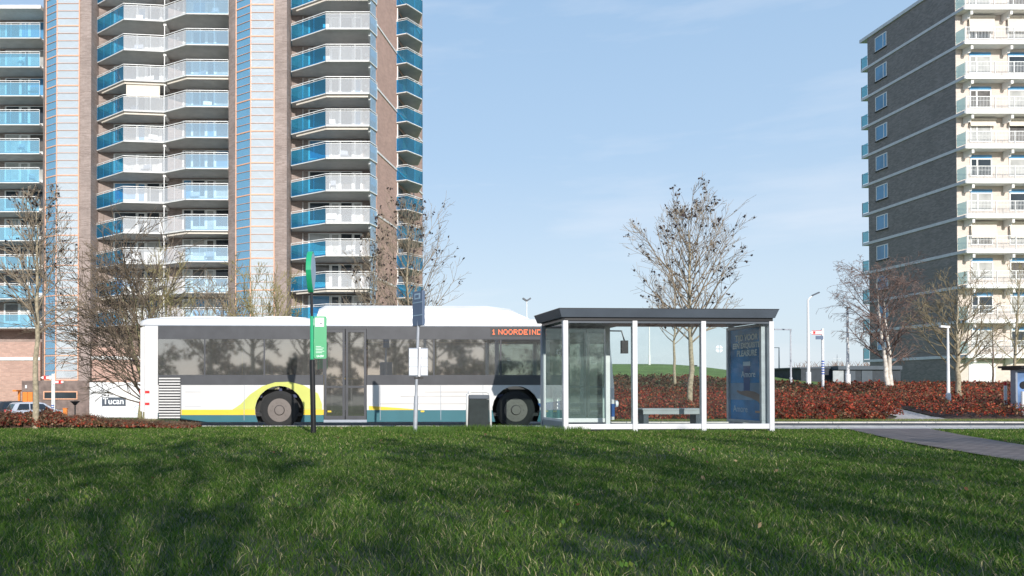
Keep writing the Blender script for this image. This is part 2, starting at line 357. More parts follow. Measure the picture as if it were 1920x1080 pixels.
# grass blades
def blades(n, d0, d1, h0, h1, wd, xpad=2.6, region=None):
    u = rng.random(n); y = np.sqrt(d0**2 + u*(d1**2-d0**2))
    lo_, hi_ = (-CX)/F*y - xpad, (1920-CX)/F*y + xpad
    x = lo_ + rng.random(n)*(hi_-lo_)
    l, r = pathx(y); e = .08*wob(x, y, 5)
    keep = (x < l+e) | (x > r+e)
    keep &= ~((y > 16.9+e) & (x > 4.1)) & ~((y > 17.25+e) & (x <= -3.6))
    keep &= ~((x > 4.3) & (x < 8.4) & (y > 16.2) )
    x, y = x[keep], y[keep]; return x, y
def grass(name, sets, label):
    Vs, Fs, Cs, off = [], [], [], 0
    for n, d0, d1, h0, h1, wd in sets:
        x, y = blades(n, d0, d1, h0, h1, wd); n = len(x)
        cl = wob(x, y, 1.9)*.5 + wob(x+5, y-3, 5.3)*.5
        h = (h0 + (h1-h0)*rng.random(n)**1.6)*(1+.45*cl); a = rng.random(n)*2*np.pi
        lean = h*(.3+1.1*rng.random(n)); la = rng.random(n)*2*np.pi
        z0 = lawn_z(x, y)-.012; wv = wd*(.6+.8*rng.random(n))
        dx, dy = np.cos(a)*wv, np.sin(a)*wv; lx, ly = np.cos(la)*lean, np.sin(la)*lean
        p = np.stack([np.stack([x-dx, y-dy, z0], -1), np.stack([x+dx, y+dy, z0], -1),
                      np.stack([x+dx*.7+lx*.4, y+dy*.7+ly*.4, z0+h*.62], -1), np.stack([x-dx*.7+lx*.4, y-dy*.7+ly*.4, z0+h*.62], -1),
                      np.stack([x+lx, y+ly, z0+h*.95], -1)], 1)
        Vs.append(p.reshape(-1, 3)); k = off + np.arange(n)*5
        Fs += [np.stack([k, k+1, k+2], -1), np.stack([k, k+2, k+3], -1), np.stack([k+3, k+2, k+4], -1)]; off += 5*n
        pal = np.array([[.060,.132,.014],[.108,.188,.030],[.028,.078,.014],[.19,.23,.075],[.46,.40,.22],[.16,.18,.09]])
        pr = np.array([.29,.27,.2,.13,.05,.06]); c = pal[rng.choice(len(pal), n, p=pr)]*(.75+.5*rng.random((n,1)))
        c = c*(1+.3*cl[:, None]); far = sm(9, 15, y)[:, None]; c = c*(1+far*np.array([.12,.12,0]))
        Cs.append(np.repeat(c, 5, 0))
    return tag(npmesh(name, np.concatenate(Vs), np.concatenate(Fs), M['grassv'], colors=np.concatenate(Cs)), label, 'grass', kind='stuff')
grass('grass', [(125000, 2.9, 6, .02, .065, .0026), (180000, 6, 10, .025, .06, .0036), (245000, 10, 18.12, .025, .055, .0048),
                (5200, 3, 10, .06, .12, .0024)], 'green lawn grass filling the foreground')
# scattered weeds and leaves on the lawn
def leafcloud(pos, size, cols, flat=.0, asp=.6):
    n = len(pos); a = rng.normal(size=(n, 3)); a[:, 2] *= (1-flat); a /= np.linalg.norm(a, axis=1)[:, None]
    b_ = np.cross(a, rng.normal(size=(n, 3))); b_ /= np.linalg.norm(b_, axis=1)[:, None]
    s = (size*(.6+.8*rng.random(n)))[:, None] if np.ndim(size) else (size*(.6+.8*rng.random((n, 1))))
    V = np.stack([pos-a*s, pos+b_*s*asp, pos+a*s, pos-b_*s*asp], 1).reshape(-1, 3)
    return V, np.arange(4*n).reshape(-1, 4), np.repeat(cols, 4, 0)
n = 110; y = np.sqrt(9+rng.random(n)*(17**2-9)); x = (-CX/F*y) + rng.random(n)*(1920/F)*y
x = x[(x < pathx(y)[0]) | (x > pathx(y)[1])]; y = y[:len(x)]
V, Fq, C = leafcloud(np.stack([x, y, +.035+0*x], -1), .021, np.array([[.24,.12,.06],[.36,.26,.15],[.16,.08,.04]])[rng.integers(0, 3, len(x))], flat=.5)
tag(npmesh('fallen_leaves', V, Fq, M['leafv'], colors=C), 'brown fallen leaves scattered over the lawn', 'leaves', kind='stuff')

# red ground-cover shrubs
PAL = np.array([[.40,.065,.032],[.50,.115,.05],[.28,.042,.03],[.16,.075,.04],[.12,.10,.04],[.42,.22,.12],[.09,.035,.025]])
def shrub_bed(name, label, n, sampler, top, size, probs, tan=None):
    x, y = sampler(n); n = len(x); g = ground(x, y) if y.mean() > 24 else np.zeros(n)
    h = top(x, y)*(1+.35*wob(x, y, 2.1)+.34*wob(x, y, 5.3)+.15*wob(x,y,13)); h = np.maximum(h, .03)
    z = g + h*(1-.55*rng.random(n)**1.5)
    cl = wob(x+3, y*1.0, 1.1) + .5*wob(x, y, 3.7)
    c = PAL[rng.choice(len(PAL), n, p=probs)]; brown = (cl > .45)[:, None] & (rng.random((n, 1)) < .6)
    c = np.where(brown, PAL[rng.choice([3, 4, 5, 6], n)], c)
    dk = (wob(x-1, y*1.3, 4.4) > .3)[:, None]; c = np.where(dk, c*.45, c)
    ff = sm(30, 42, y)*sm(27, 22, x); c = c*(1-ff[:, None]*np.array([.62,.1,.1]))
    if tan is not None:
        t = tan(x, y) > rng.random(n); c = np.where(t[:, None], np.array([.30,.19,.12])*(.5+.8*rng.random((n,1))), c)
    c = c*(.7+.6*rng.random((n, 1)))
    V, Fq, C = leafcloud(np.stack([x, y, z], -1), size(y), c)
    k = rng.random(n) < .16; tz = np.stack([x, y, z+.06], -1)[k]; m_ = len(tz)
    V2, F2, C2 = leafcloud(tz, size(y[k])*2.6, np.array([[.16,.10,.06],[.26,.18,.11],[.09,.05,.03]])[rng.integers(0, 3, m_)], asp=.045)
    V, Fq, C = np.concatenate([V, V2]), np.concatenate([Fq, F2+len(V)]), np.concatenate([C, C2])
    return tag(npmesh(name, V, Fq, M['leafv'], colors=C), label, 'shrubs', kind='stuff')
def base_hump(name, sampler_edges, top, g0):      # soil mound beneath leaves
    b = MB(); return b
pr = [.22,.12,.2,.16,.12,.04,.14]
def s_left(n):
    x = -15 + rng.random(n)*11.6; y = 17.15 + rng.random(n)*.95; return x, y
shrub_bed('red_ground_cover', 'strip of low red shrubs along the kerb at left beneath the parked car', 52000, s_left,
          lambda x, y: .27*sm(-3.4, -7.5, x)*sm(17.0, 17.35, y)*(.85+.15*sm(18.15, 17.8, y))+.04, lambda y: .030+0*y, pr, tan=lambda x, y: .34*sm(-8.2, -6.6, x))
def s_right1(n):
    y = 24.0 + (rng.random(n)**1.7)*37; x0 = 2.5+0*y; x1 = bpx(y)-.5-1.0*np.maximum(0, (25.3-y)/1.4)**1.3
    x1 = np.where(y > 46, np.minimum(x1, 26+(61-y)*.35), x1)
    x = x0 + rng.random(n)*(x1-x0); return x, y
def s_right2(n):
    y = 24.0 + (rng.random(n)**1.5)*24; x0 = bpx(y)+.5+1.3*np.maximum(0, (25-y)/1.4); x = x0 + rng.random(n)*(46-x0); return x, y
def rim(x, y):
    return sm(23.8, 24.6, y)
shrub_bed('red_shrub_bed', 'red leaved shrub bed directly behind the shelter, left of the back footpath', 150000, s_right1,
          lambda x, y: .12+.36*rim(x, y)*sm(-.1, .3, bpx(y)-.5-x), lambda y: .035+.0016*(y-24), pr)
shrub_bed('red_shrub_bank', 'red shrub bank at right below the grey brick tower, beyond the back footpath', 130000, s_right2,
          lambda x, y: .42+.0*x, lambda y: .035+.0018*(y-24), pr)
# soil humps below the leaves so nothing shows through
def hump(name, xs, ys, fz, m):
    gx, gy = np.meshgrid(xs, ys); nx, ny = len(xs), len(ys); ii = np.arange(nx*ny).reshape(ny, nx)
    Q = np.stack([ii[:-1,:-1], ii[:-1,1:], ii[1:,1:], ii[1:,:-1]], -1).reshape(-1, 4)
    V = fz(gx, gy); return tag(npmesh(name, V.reshape(-1, 3), Q, m), kind='structure')
hump('bed_soil', np.linspace(0, 1, 60), np.linspace(24.1, 60, 70), lambda s, y: np.stack([2.0+s*(bpx(y)-.7-1.0*np.maximum(0,(25.3-y)/1.4)-2.0), y, ground(2.0+s*(bpx(y)-3.1), y)+.03+.16*sm(24.1,25.1,y)*sm(1,.93,s)], -1), M['mulch'])
hump('bank_soil', np.linspace(0, 1, 60), np.linspace(24.1, 48, 60), lambda s, y: np.stack([(bpx(y)+.7)*(1-s)+48*s, y, ground(20+0*s, y)+.03+.16*sm(24.1,24.7,y)*sm(0,.02,s)], -1), M['mulch'])
tag(MB().box(-15,-5.5,17.3,18.08,-.05,.16).build('strip_soil', M['mulch']), kind='structure')

# ------------------------------------------------------------ bare trees
def rot_away(d, ang, az):
    d = d.normalized(); u = d.orthogonal().normalized(); v = d.cross(u)
    return (d*math.cos(ang) + (u*math.cos(az)+v*math.sin(az))*math.sin(ang)).normalized()
def make_tree(name, label, base, H, clear, spread, tr=.08, prim=26, sub=6, twig=4, up=.35, ang=(45, 62), mats=('bark','twig'), leaves=250, leafsz=.045,
              droop=0, stems=1, seed=1, lean=(0,0), group=None, fan=None, subdroop=0, shape='low', minr=.0045):
    rd = random.Random(seed); tm, cm, tips = MB(), MB(), []
    root = thing(name, label, 'tree', base, group=group)
    def grow(p, d, Ln, r, lvl, k):
        segs = (5, 4, 3, 2)[lvl]; pts = [p.copy()]; rad = [r]; q = p.copy(); dd = d.copy()
        for i in range(segs):
            dd = (dd + Vector((rd.uniform(-1,1), rd.uniform(-1,1), rd.uniform(-1,1)))*.13 + Vector((0,0,(up if lvl < 2 else up*.4) - (droop if lvl < 2 else droop*2.2)))*.28*(1 if lvl else 1)).normalized()
            q = q + dd*Ln/segs; pts.append(q.copy()); rad.append(max(r*(1-(i+1)/segs*.72), minr))
        cm.tube(pts, rad, (5,4,3,3)[lvl], False)
        if lvl == 0: n_ = sub
        elif lvl == 1: n_ = twig
        else: n_ = 2 if lvl == 2 and twig > 4 else 0
        for j in range(n_):
            t = rd.uniform(.22, .98)*segs; i0 = min(int(t), segs-1); pp = pts[i0].lerp(pts[i0+1], t-i0)
            dl = (pts[i0+1]-pts[i0]).normalized()
            grow(pp, rot_away(dl, R(rd.uniform(24, 50)), rd.uniform(0, 6.28)), Ln*rd.uniform(.32, .55)*(1.15-t/segs*.5), max(rad[i0]*.6, minr*1.1), lvl+1, k)
        if lvl >= 1: tips.append(pts[-1]); tips.append(pts[-2])
    for s_ in range(stems):
        top = Vector((lean[0]+(rd.uniform(-.4,.4)*spread if stems > 1 else 0), lean[1], H*(1 if s_ == 0 else rd.uniform(.75,.95)))); n = 12; pts = []; rad = []
        b0 = Vector((s_*.16, 0, -.1))
        for i in range(n+1):
            t = i/n; pts.append(b0.lerp(top, t) + Vector((rd.uniform(-1,1), rd.uniform(-1,1), 0))*H*.006*(1 if 0 < i else 0)); rad.append(tr*(1-t)**.8*.95+.006 + (tr*.35*(1-t*12) if t < .083 else 0))
        tm.tube(pts, rad, 8, False)
        for i in range(prim//stems):
            t = clear/H + (1-clear/H)*((i+.5)/(prim/stems))**1.0*.97
            i0 = min(int(t*n), n-1); p = pts[i0].lerp(pts[i0+1], t*n-i0)
            tt = (t-clear/H)/(1-clear/H)
            prof = (math.sin(math.pi*min(1, (tt*.78+.22)))**.7 if shape == 'egg' else min(1, .85+tt*2)*(1-tt)**.58)
            Ln = spread*prof*rd.uniform(.75, 1.15) + .15
            az = i*2.4+rd.uniform(-.4, .4); a = R(rd.uniform(*ang))*(1-.45*tt)
            d = Vector((math.cos(az)*math.sin(a), math.sin(az)*math.sin(a), math.cos(a)))
            if fan: d = (d + Vector(fan)*rd.uniform(.3, 1)).normalized()
            grow(p, d, Ln/max(.5, math.sin(a))*.9, max(rad[i0]*.42, .008), 0, i)
        tips.append(pts[-1])
    tm.build('trunk', M[mats[0]], root, smooth=True)
    cm.build('crown', M[mats[1]], root)
    if leaves:
        tp = np.array([tuple(rd.choice(tips)) for _ in range(leaves)]); tp = np.repeat(tp, 4, 0) + rng.normal(size=(leaves*4, 3))*leafsz*.5
        V, Fq, C = leafcloud(tp, leafsz*.85, np.tile([[.1,.05,.04]], (len(tp), 1)), asp=.7)
        npmesh('leaves', V, Fq, M['deadleaf'], root)
    return root
def tbase(x, D, z=None):
    X = PX(x, D); return (X, D, float(ground(X, D)) if z is None else z)
make_tree('bare_tree', 'bare young tree with pale straight trunk at far left, standing in the red shrub strip', tbase(68, 17.3, 0), 4.7, 2.05, 1.15, tr=.075, prim=30, sub=7, twig=4, leaves=170, leafsz=.032, seed=3)
make_tree('bare_tree', 'tall bare tree with sparse dark leaves rising behind the bus beside the balcony tower', tbase(765, 27), 6.6, 1.8, 2.35, tr=.085, ang=(48, 64), prim=38, sub=8, twig=4, leaves=260, leafsz=.045, seed=5)
make_tree('bare_tree', 'tallest bare tree with dead leaves behind the shelter roof, trunk seen through the glass', tbase(1295, 26), 6.45, 2.4, 2.35, tr=.10, prim=44, ang=(48, 64), sub=8, twig=4, leaves=310, leafsz=.048, mats=('bark','twig'), seed=8)
make_tree('bare_tree', 'small slim bare tree further back, seen through the shelter left of the thick trunk', tbase(1265, 42), 5.6, 2.6, 1.9, tr=.09, prim=28, sub=6, twig=4, leaves=120, leafsz=.05, seed=11)
make_tree('birch_tree', 'white barked birch with two trunks and drooping reddish twigs before the grey tower', tbase(1666, 42), 5.9, 1.5, 2.0, tr=.13, prim=36, sub=9, twig=5, up=.45, droop=.50, ang=(38, 60), mats=('barkwhite','twigred'), leaves=0, stems=2, seed=14, shape='egg', minr=.0062)
make_tree('bare_tree', 'broad olive twigged bare tree right of the birch, dark collar on its trunk', tbase(1796, 33), 4.5, 1.25, 2.3, tr=.115, prim=30, sub=7, twig=4, up=.3, ang=(50, 72), mats=('bark','twigb'), leaves=0, seed=17, minr=.0075)
make_tree('bare_tree', 'slender leaning bare tree at the far right edge in front of the cream balconies', tbase(1898, 42), 6.6, 1.6, 1.5, tr=.08, prim=26, sub=6, twig=4, mats=('bark','twigol'), leaves=0, seed=19, lean=(.5, 0))
make_tree('bare_tree', 'small dark bare tree in front of the white garage door', tbase(1862, 46), 3.9, 1.3, 1.3, tr=.06, prim=20, sub=5, twig=3, mats=('barkbrown','twig'), leaves=0, seed=21)
make_tree('bare_shrub', 'large dense leafless shrub with branches sweeping up to the left behind the bus rear', (PX(262, 24.6), 24.6, -.15), 4.6, .3, 3.0, tr=.065, prim=76, sub=8, twig=4, up=.03, ang=(30, 88), mats=('barkgreen','twigd'), leaves=60, leafsz=.04, stems=4, seed=23, lean=(-.6, 0), fan=(-.8, 0, .0), minr=.0072)
make_tree('bare_shrub', 'olive brown leafless tree top above the roof of the bus rear', (PX(300, 30), 30, -.3), 5.2, .8, 2.2, tr=.06, prim=30, sub=7, twig=3, up=.25, ang=(25, 55), mats=('barkgreen','twigol'), leaves=0, stems=3, seed=27, minr=.0085)
make_tree('bare_shrub', 'brown leafless tree top above the bus in front of the first brick pier', (PX(415, 33), 33, -.5), 5.4, .8, 2.0, tr=.06, prim=30, sub=7, twig=3, up=.25, ang=(25, 55), mats=('barkbrown','twig'), leaves=0, stems=3, seed=29, minr=.0085)
make_tree('bare_shrub', 'leafless tree top above the bus in front of the second glass stairwell', (PX(500, 31), 31, -.4), 5.4, .8, 2.0, tr=.06, prim=30, sub=7, twig=3, up=.25, ang=(25, 55), mats=('barkgreen','twigol'), leaves=0, stems=3, seed=31, minr=.0085)
make_tree('bare_tree', 'thin bare tree behind the bus, left of the tall tree beside the tower', tbase(700, 30), 6.2, 1.8, 1.6, tr=.07, prim=26, sub=7, twig=4, leaves=110, leafsz=.045, seed=33)
# park trees behind the photographer: their crowns shade the lawn
SH = [(3.9,-6.2,7.2,2.1),(-1.2,-9.5,8.6,2.4),(1.6,-12,9.6,2.6),(6.8,-10,8.8,2.7),(10.5,-12,9.6,2.6),(-4.6,-12.5,9.4,2.6),(13.8,-8,8.2,2.5),(-6.8,-8,7.6,2.2)]
proto = make_tree('park_tree', 'bare park tree behind the photographer shading the lawn', (SH[0][0],SH[0][1],0), 7.2, 2.2, 2.1, tr=.13, prim=34, sub=8, twig=4, leaves=120, leafsz=.09, seed=41, group='bare park trees shading the lawn')
proto2 = make_tree('park_tree', 'bare park tree behind the photographer shading the lawn', (SH[1][0],SH[1][1],0), 7.2, 2.0, 2.3, tr=.14, prim=36, sub=8, twig=4, leaves=170, leafsz=.09, seed=43, group='bare park trees shading the lawn')
for i, (x, y, h, s) in enumerate(SH):
    o = (proto, proto2)[i] if i < 2 else copy_tree((proto, proto2)[i % 2])
    o.location = (x, y, 0); k = h/7.2; o.scale = (k*1.05, k*1.05, k); o.rotation_euler.z = i*1.3

lp = thing('shadow_post', 'added unseen post behind the camera casting a long thin trunk shadow on the lawn', 'lamp', (5.2, -3.2, 0))  # unseen post, added only to throw a trunk-like shadow streak across the lawn
MB().tube([(0,0,0),(0,0,1.2),(0,0,1.21),(0,0,7.2)], [.13,.13,.09,.06], 12).build('pole', M['steel'], lp); MB().bar((0,0,7.2),(.1,-.9,7.3),.2,.1).build('lamp_head', M['anthr'], lp)
# wood edge behind the photographer (reflected in the bus windows)
n = 60000; x = -75+rng.random(n)*150; zz = rng.random(n)**1.25*11.5*(.8+.3*np.sin(x*.31)+.2*np.sin(x*.83+1)); kp = (wob(x*.5, zz*.9, 1)+.35*wob(x*2.1, zz*2.3, 1)) > (-.42+zz*.085); x = x[kp]; zz = zz[kp]; n = len(x); p = np.stack([x, -50-rng.random(n)*6, zz], -1)
V, Fq, C = leafcloud(p, .30, np.array([[.30,.24,.19],[.42,.35,.27],[.20,.20,.12]])[rng.integers(0, 3, n)])
tag(npmesh('wood_edge', V, Fq, M['leafv'], colors=C), 'brown wood edge far behind the photographer, mirrored in the bus windows', 'wood', kind='stuff')

# ------------------------------------------------------------ left apartment tower
FH, Z0 = 2.83, 9.36
T = thing('apartment_tower', 'tall brown brick apartment tower with blue glass balconies and glazed stairwells', 'building', (-14, 80, -1.7), world=True)
body = [(-30.2,79.9),(-30.2,77.9),(-29.25,76.25),(-29.0,77.6),(-25.7,77.6),(-25.7,75.1),(-24.6,75.1),(-24.45,76.9),(-17.5,76.9),(-17.5,75.7),(-11.3,75.7),(-11.3,73.0),
        (-10.5,72.05),(-10.3,73.4),(-6.9,73.4),(-6.9,70.9),(-5.8,70.9),(-5.5,72.7),(1.7,72.7),(1.7,71.6),(2.13,70.9)]
MB().prism(body + [(2.13+.01,71.0),(7.7,87),(-30.2,100)][1:], -1.8, 44).build('wall', M['brickA'], T)
MB().prism([(-60,79.9),(-30.2,79.9),(-30.2,100),(-60,100)], -1.8, 38.2).build('wall', M['brickA'], T)
MB().box(-60,-30.3,77.4,81,37.7,38.05).build('roof', M['slabedge'], T)
# angled side wall skin (pinker brick) with the pale string courses
d = Vector((5.57, 16.1, 0)).normalized(); nrm = Vector((d.y, -d.x, 0))
A = Vector((2.13, 70.9, 0))
def sw(s, off): p = A + d*s + nrm*off; return (p.x, p.y)
MB().prism([sw(.02,.0),sw(.02,.06),sw(16.6,.06),sw(16.6,0)], -1.8, 44).build('side_wall', M['brickP'], T)
b = MB()
for k in range(-1, 6):
    z = Z0 + FH*2*k + 1.05
    b.prism([sw(0,.0),sw(0,.14),sw(16.7,.14),sw(16.7,0)][::1], z, z+.17)
b.build('string_course', M['slabedge'], T)
b = MB()   # roundels of the air vents by the doors come with the facades
# brick podium below the balconies
for q in ((-60,-30.25,77.6,79.9,-1.8,5.25),(-24.4,-17.5,75.0,76.9,-1.8,4.6),(-17.5,-11.3,74.2,75.7,-1.8,4.6),(-5.5,1.7,71.2,72.7,-1.8,3.8)): MB().box(*q).build('podium', M['brickP'], T)
for q in ((-60,-30.25,77.5,77.6,3.45,3.75),(-24.4,-17.55,74.9,75.0,3.45,3.75),(-17.5,-11.3,74.1,74.2,3.45,3.75)): MB().box(*q).build('podium_band', M['slabedge'], T)

def offset_line(pts, off):      # pts left->right seen from the front; outward is toward the viewer
    res = []
    for i, p in enumerate(pts):
        ns = []
        for a, c in ((i-1, i), (i, i+1)):
            if a >= 0 and c < len(pts):
                dd = (Vector(pts[c])-Vector(pts[a])).normalized(); ns.append(Vector((dd.y, -dd.x)))
        n_ = sum(ns, Vector((0, 0))).normalized(); k = off/max(.5, n_.dot(ns[0])); res.append((p[0]+n_.x*k, p[1]+n_.y*k))
    return res
def balcony(line, back, mats_, panel=1.25):
    """one balcony at level 0: slab (part) with edge, glass panels and railing (sub-parts)"""
    z = 0
    slab = MB().prism(line + back, z, z+.24).build('balcony', M['concrete'], T)
    o1 = offset_line(line, .05); e = MB()
    for i in range(len(line)-1): e.bar((*o1[i], z+.10), (*o1[i+1], z+.10), .07, .13)
    subs = [e.build('slab_edge', M['slabedge'], slab)]
    rail = MB(); og = offset_line(line, .10)
    for i in range(len(line)-1):
        a, c = Vector(og[i]), Vector(og[i+1]); Ln = (c-a).length; n_ = max(1, round(Ln/panel))
        g = MB().bar((*a, z+.74), (*c, z+.74), .016, 1.24).build('glass_panel', M[mats_[i]], slab); subs.append(g)
        rail.bar((*a, z+1.54), (*c, z+1.54), .055, .05); rail.bar((*a, z+1.38), (*c, z+1.38), .03, .03)
        for j in range(n_+1):
            q = a.lerp(c, j/n_); rail.bar((q.x, q.y+.04, z+.05), (q.x, q.y+.04, z+1.54), .035)
    subs.append(rail.build('railing', M['winframe'], slab))
    return slab
def place_levels(slab, levels):
    chs = kids(slab); first = True
    for k in levels:
        o = slab if first else copy_tree(slab)
        o.location.z = Z0 + FH*k; first = False
LV = list(range(-1, 11))
Bl = [(-24.4,76.6),(-21.1,73.7),(-17.5,74.1)]; Cl = [(-17.45,74.1),(-15.1,72.6),(-11.3,72.7)]; Dl = [(-5.4,71.7),(-2.27,69.4),(1.48,69.4),(2.13,70.75)]
place_levels(balcony([(-60,77.7),(-30.45,77.7)], [(-30.45,79.9),(-60,79.9)], ['gteal'], 1.4), range(-1, 10))
place_levels(balcony(Bl, [(-17.5,76.9),(-24.4,76.9)], ['gblue','gclear']), LV)
place_levels(balcony(Cl, [(-11.3,75.7),(-17.45,75.7)], ['gclear','gpale']), LV)
place_levels(balcony(Dl, [(2.05,71.5),(1.7,72.7),(-5.5,72.7)], ['gblue','gclear','gpale']), LV)
E0, E1, E2, E3 = sw(6.75,.06), sw(6.9,1.1), sw(9.0,1.7), sw(11.6,.06)
place_levels(balcony([(4.35,77.05),(5.25,76.65),(6.85,78.6),(6.7,81.6)], [sw(11.0,.07),sw(6.6,.07)], ['gblue','gblue','gblue']), LV)
# facades: windows, balcony doors, panels
def window(x0, x1, y, z0, z1, pane, name='window', bars=1):
    fr = MB(); t = .07
    fr.box(x0,x1,y-.05,y,z0,z0+t).box(x0,x1,y-.05,y,z1-t,z1).box(x0,x0+t,y-.052,y,z0+t,z1-t).box(x1-t,x1,y-.052,y,z0+t,z1-t)
    for j in range(1, bars): xm = x0+(x1-x0)*j/bars; fr.box(xm-t/2,xm+t/2,y-.048,y,z0+t,z1-t)
    f = fr.build(name, M['winframe'], T); MB().box(x0+t,x1-t,y-.02,y-.012,z0+t,z1-t).build('pane', M[pane], f); return f
def door(x0, x1, y, z0, z1, pane):
    fr = MB(); t = .13
    fr.box(x0,x1,y-.06,y,z0,z0+.35).box(x0,x1,y-.06,y,z1-t,z1).box(x0,x0+t,y-.062,y,z0+.35,z1-t).box(x1-t,x1,y-.062,y,z0+.35,z1-t)
    f = fr.build('balcony_door', M['winframe'], T); MB().box(x0+t,x1-t,y-.025,y-.015,z0+.35,z1-t).build('pane', M[pane], f); return f
panes = ['panedark','panedark','panecurt','panebrown','panedark','paneblue','panecurt']
rr = random.Random(5)
class PerPart:
    def __init__(s, name, m): s.n, s.m = name, m
    def box(s, *a): MB().box(*a).build(s.n, M[s.m], T); return s
    def bar(s, *a): MB().bar(*a).build(s.n, M[s.m], T); return s
    def tube(s, *a): MB().tube(*a).build(s.n, M[s.m], T); return s
wl = PerPart('facade_lining','slabedge'); br_ = PerPart('downpipe','slabedge'); vents = PerPart('round_vent','slabedge')
for k in LV[:-1]:
    z = Z0 + FH*k + .25; z1 = z+2.42
    # bay B facade at y=76.9
    y = 76.88; wl.box(-23.0,-17.5,y-.01,76.9,z,z1)
    window(-22.9,-20.75,y-.01,z+.75,z1,rr.choice(panes),bars=1); door(-20.7,-19.85,y-.01,z,z1,rr.choice(panes)); window(-19.8,-18.5,y-.01,z+.3,z1,rr.choice(panes)); door(-18.45,-17.6,y-.01,z,z1,rr.choice(panes))
    # bay C at y=75.7
    y = 75.68; wl.box(-16.1,-11.4,y-.01,75.7,z,z1)
    window(-16.0,-15.2,y-.01,z+.3,z1,rr.choice(panes)); window(-15.15,-13.9,y-.01,z+.75,z1,rr.choice(panes)); door(-13.85,-13.0,y-.01,z,z1,rr.choice(panes)); window(-12.95,-11.45,y-.01,z+.75,z1,rr.choice(panes))
    vents.tube([(-16.5,75.66,z+1.75),(-16.5,75.6,z+1.75)], .15, 12)
    # bay D at y=72.7
    y = 72.68; wl.box(-4.0,.95,y-.01,72.7,z,z1)
    window(-3.9,-2.0,y-.01,z+.7,z1,rr.choice(panes)); door(-1.95,-1.1,y-.01,z,z1,rr.choice(panes)); window(-1.05,.05,y-.01,z+.3,z1,rr.choice(panes)); door(.08,.9,y-.01,z,z1,rr.choice(panes))
    vents.tube([(1.3,72.66,z+1.75),(1.3,72.6,z+1.75)], .15, 12)
    br_.box(-4.5,-4.44,72.55,72.7,z,z1)
    # bay A at y=79.9
    if k < 10:
        y = 79.88
        for x0 in (-33.6,-38.4): 
            wl.box(x0-1.2,x0+3.1,y-.01,79.9,z,z1)
            if x0 > -35: window(x0-1.1,x0+.3,y-.01,z+.6,z1,rr.choice(panes)); door(x0+.35,x0+1.25,y-.01,z,z1,rr.choice(panes)); window(x0+1.3,x0+3.0,y-.01,z+.6,z1,rr.choice(panes))
    # white bracket at the meeting of bays B and C and at the right end of D
b = PerPart('bracket','slabedge')
for k in LV:
    z = Z0+FH*k
    b.bar((-17.46,74.25,z-.13),(-17.46,76.8,z-.16),.28,.24); b.bar((1.55,70.0,z-.13),(1.75,72.5,z-.16),.26,.24)
    b.box(-17.5,-17.42,74.12,74.2,z+.24,z+FH-.24)
b = PerPart('windscreen','gpale')
for k in LV[:-1]:
    z = Z0+FH*k; b.bar((1.62,69.62,z+1.75),(2.1,70.68,z+1.75),.03,2.0)
b = MB()       # recessed openings behind side balconies
for k in LV:
    z = Z0+FH*k+.25; b.prism([sw(6.9,.07),sw(6.9,.10),sw(8.6,.10),sw(8.6,.07)], z, z+2.2)
b.build('side_door', M['panedark'], T)
b = MB()
for k in LV:
    z = Z0+FH*k+.25; b.prism([sw(6.62,.07),sw(6.62,.16),sw(6.72,.16),sw(6.72,.07)], z, z+2.55)
b.build('side_post', M['winframe'], T)
# rolled awnings under some slabs, one lowered screen
for bay, ks in ((Bl,(6,7,0)),(Cl,(2,7)),(Dl,(9,6,5,-0))):
    for k in ks:
        z = Z0+FH*k-.14; a = MB(); li = offset_line(bay, -.12)
        li = li[:3]
        for i in range(len(li)-1 if (bay is not Bl or k) else 1):
            p, q = Vector(li[i]), Vector(li[i+1]); s_ = .12 if i == 0 else 0
            a.bar((*p.lerp(q, s_), z), (*q, z), .14, .13)
        a.build('rolled_awning', M['awn'], T)
MB().bar((-20.95,73.9,Z0+FH*7-.75),(-17.9,74.22,Z0+FH*7-.75),.02,1.1).build('lowered_screen', M['awn'], T)
# balcony clutter
for k in LV:
    for (xa, xb, yy_) in ((-23.5,-18,75.6),(-16.5,-12,74.3),(-4.5,.8,71.0),(-38,-31.5,78.7)):
        pass
fdesc = ['white','grey']; bayn = ['second bay from left','third bay from left','bay beside the side wall','leftmost bay']
for k in range(1, 10):
    for bi, (xa, xb, yy_) in enumerate(((-22.5,-19,75.6),(-15.5,-13,74.3),(-4.0,-.2,71.0),(-33,-31.6,78.7))):
        if rr.random() > .8: continue
        x = rr.uniform(xa, xb); z = Z0+FH*k+.24; q = rr.randint(0, 1); w_ = rr.uniform(.45, .9); hh = rr.uniform(.42, .72)
        ch = thing('balcony_seat', '%s chair in the %s, balcony level %s from the bottom' % (fdesc[q], bayn[bi], ('one','two','three','four','five','six','seven','eight','nine')[k-1]), 'chair', (x, yy_, z), rr.uniform(-.5, .5), group='chairs on the tower balconies')
        m_ = M[('winframe','alud')[q]]
        MB().box(0,w_,-.4,.1,hh-.08,hh).build('seat', m_, ch); MB().box(0,w_,.06,.1,hh+.001,hh+.5).build('backrest', m_, ch)
        for a_, c_ in ((0,-.4),(w_-.05,-.4),(0,.05),(w_-.05,.05)): MB().box(a_,a_+.05,c_,c_+.05,0,hh-.081).build('leg', m_, ch)
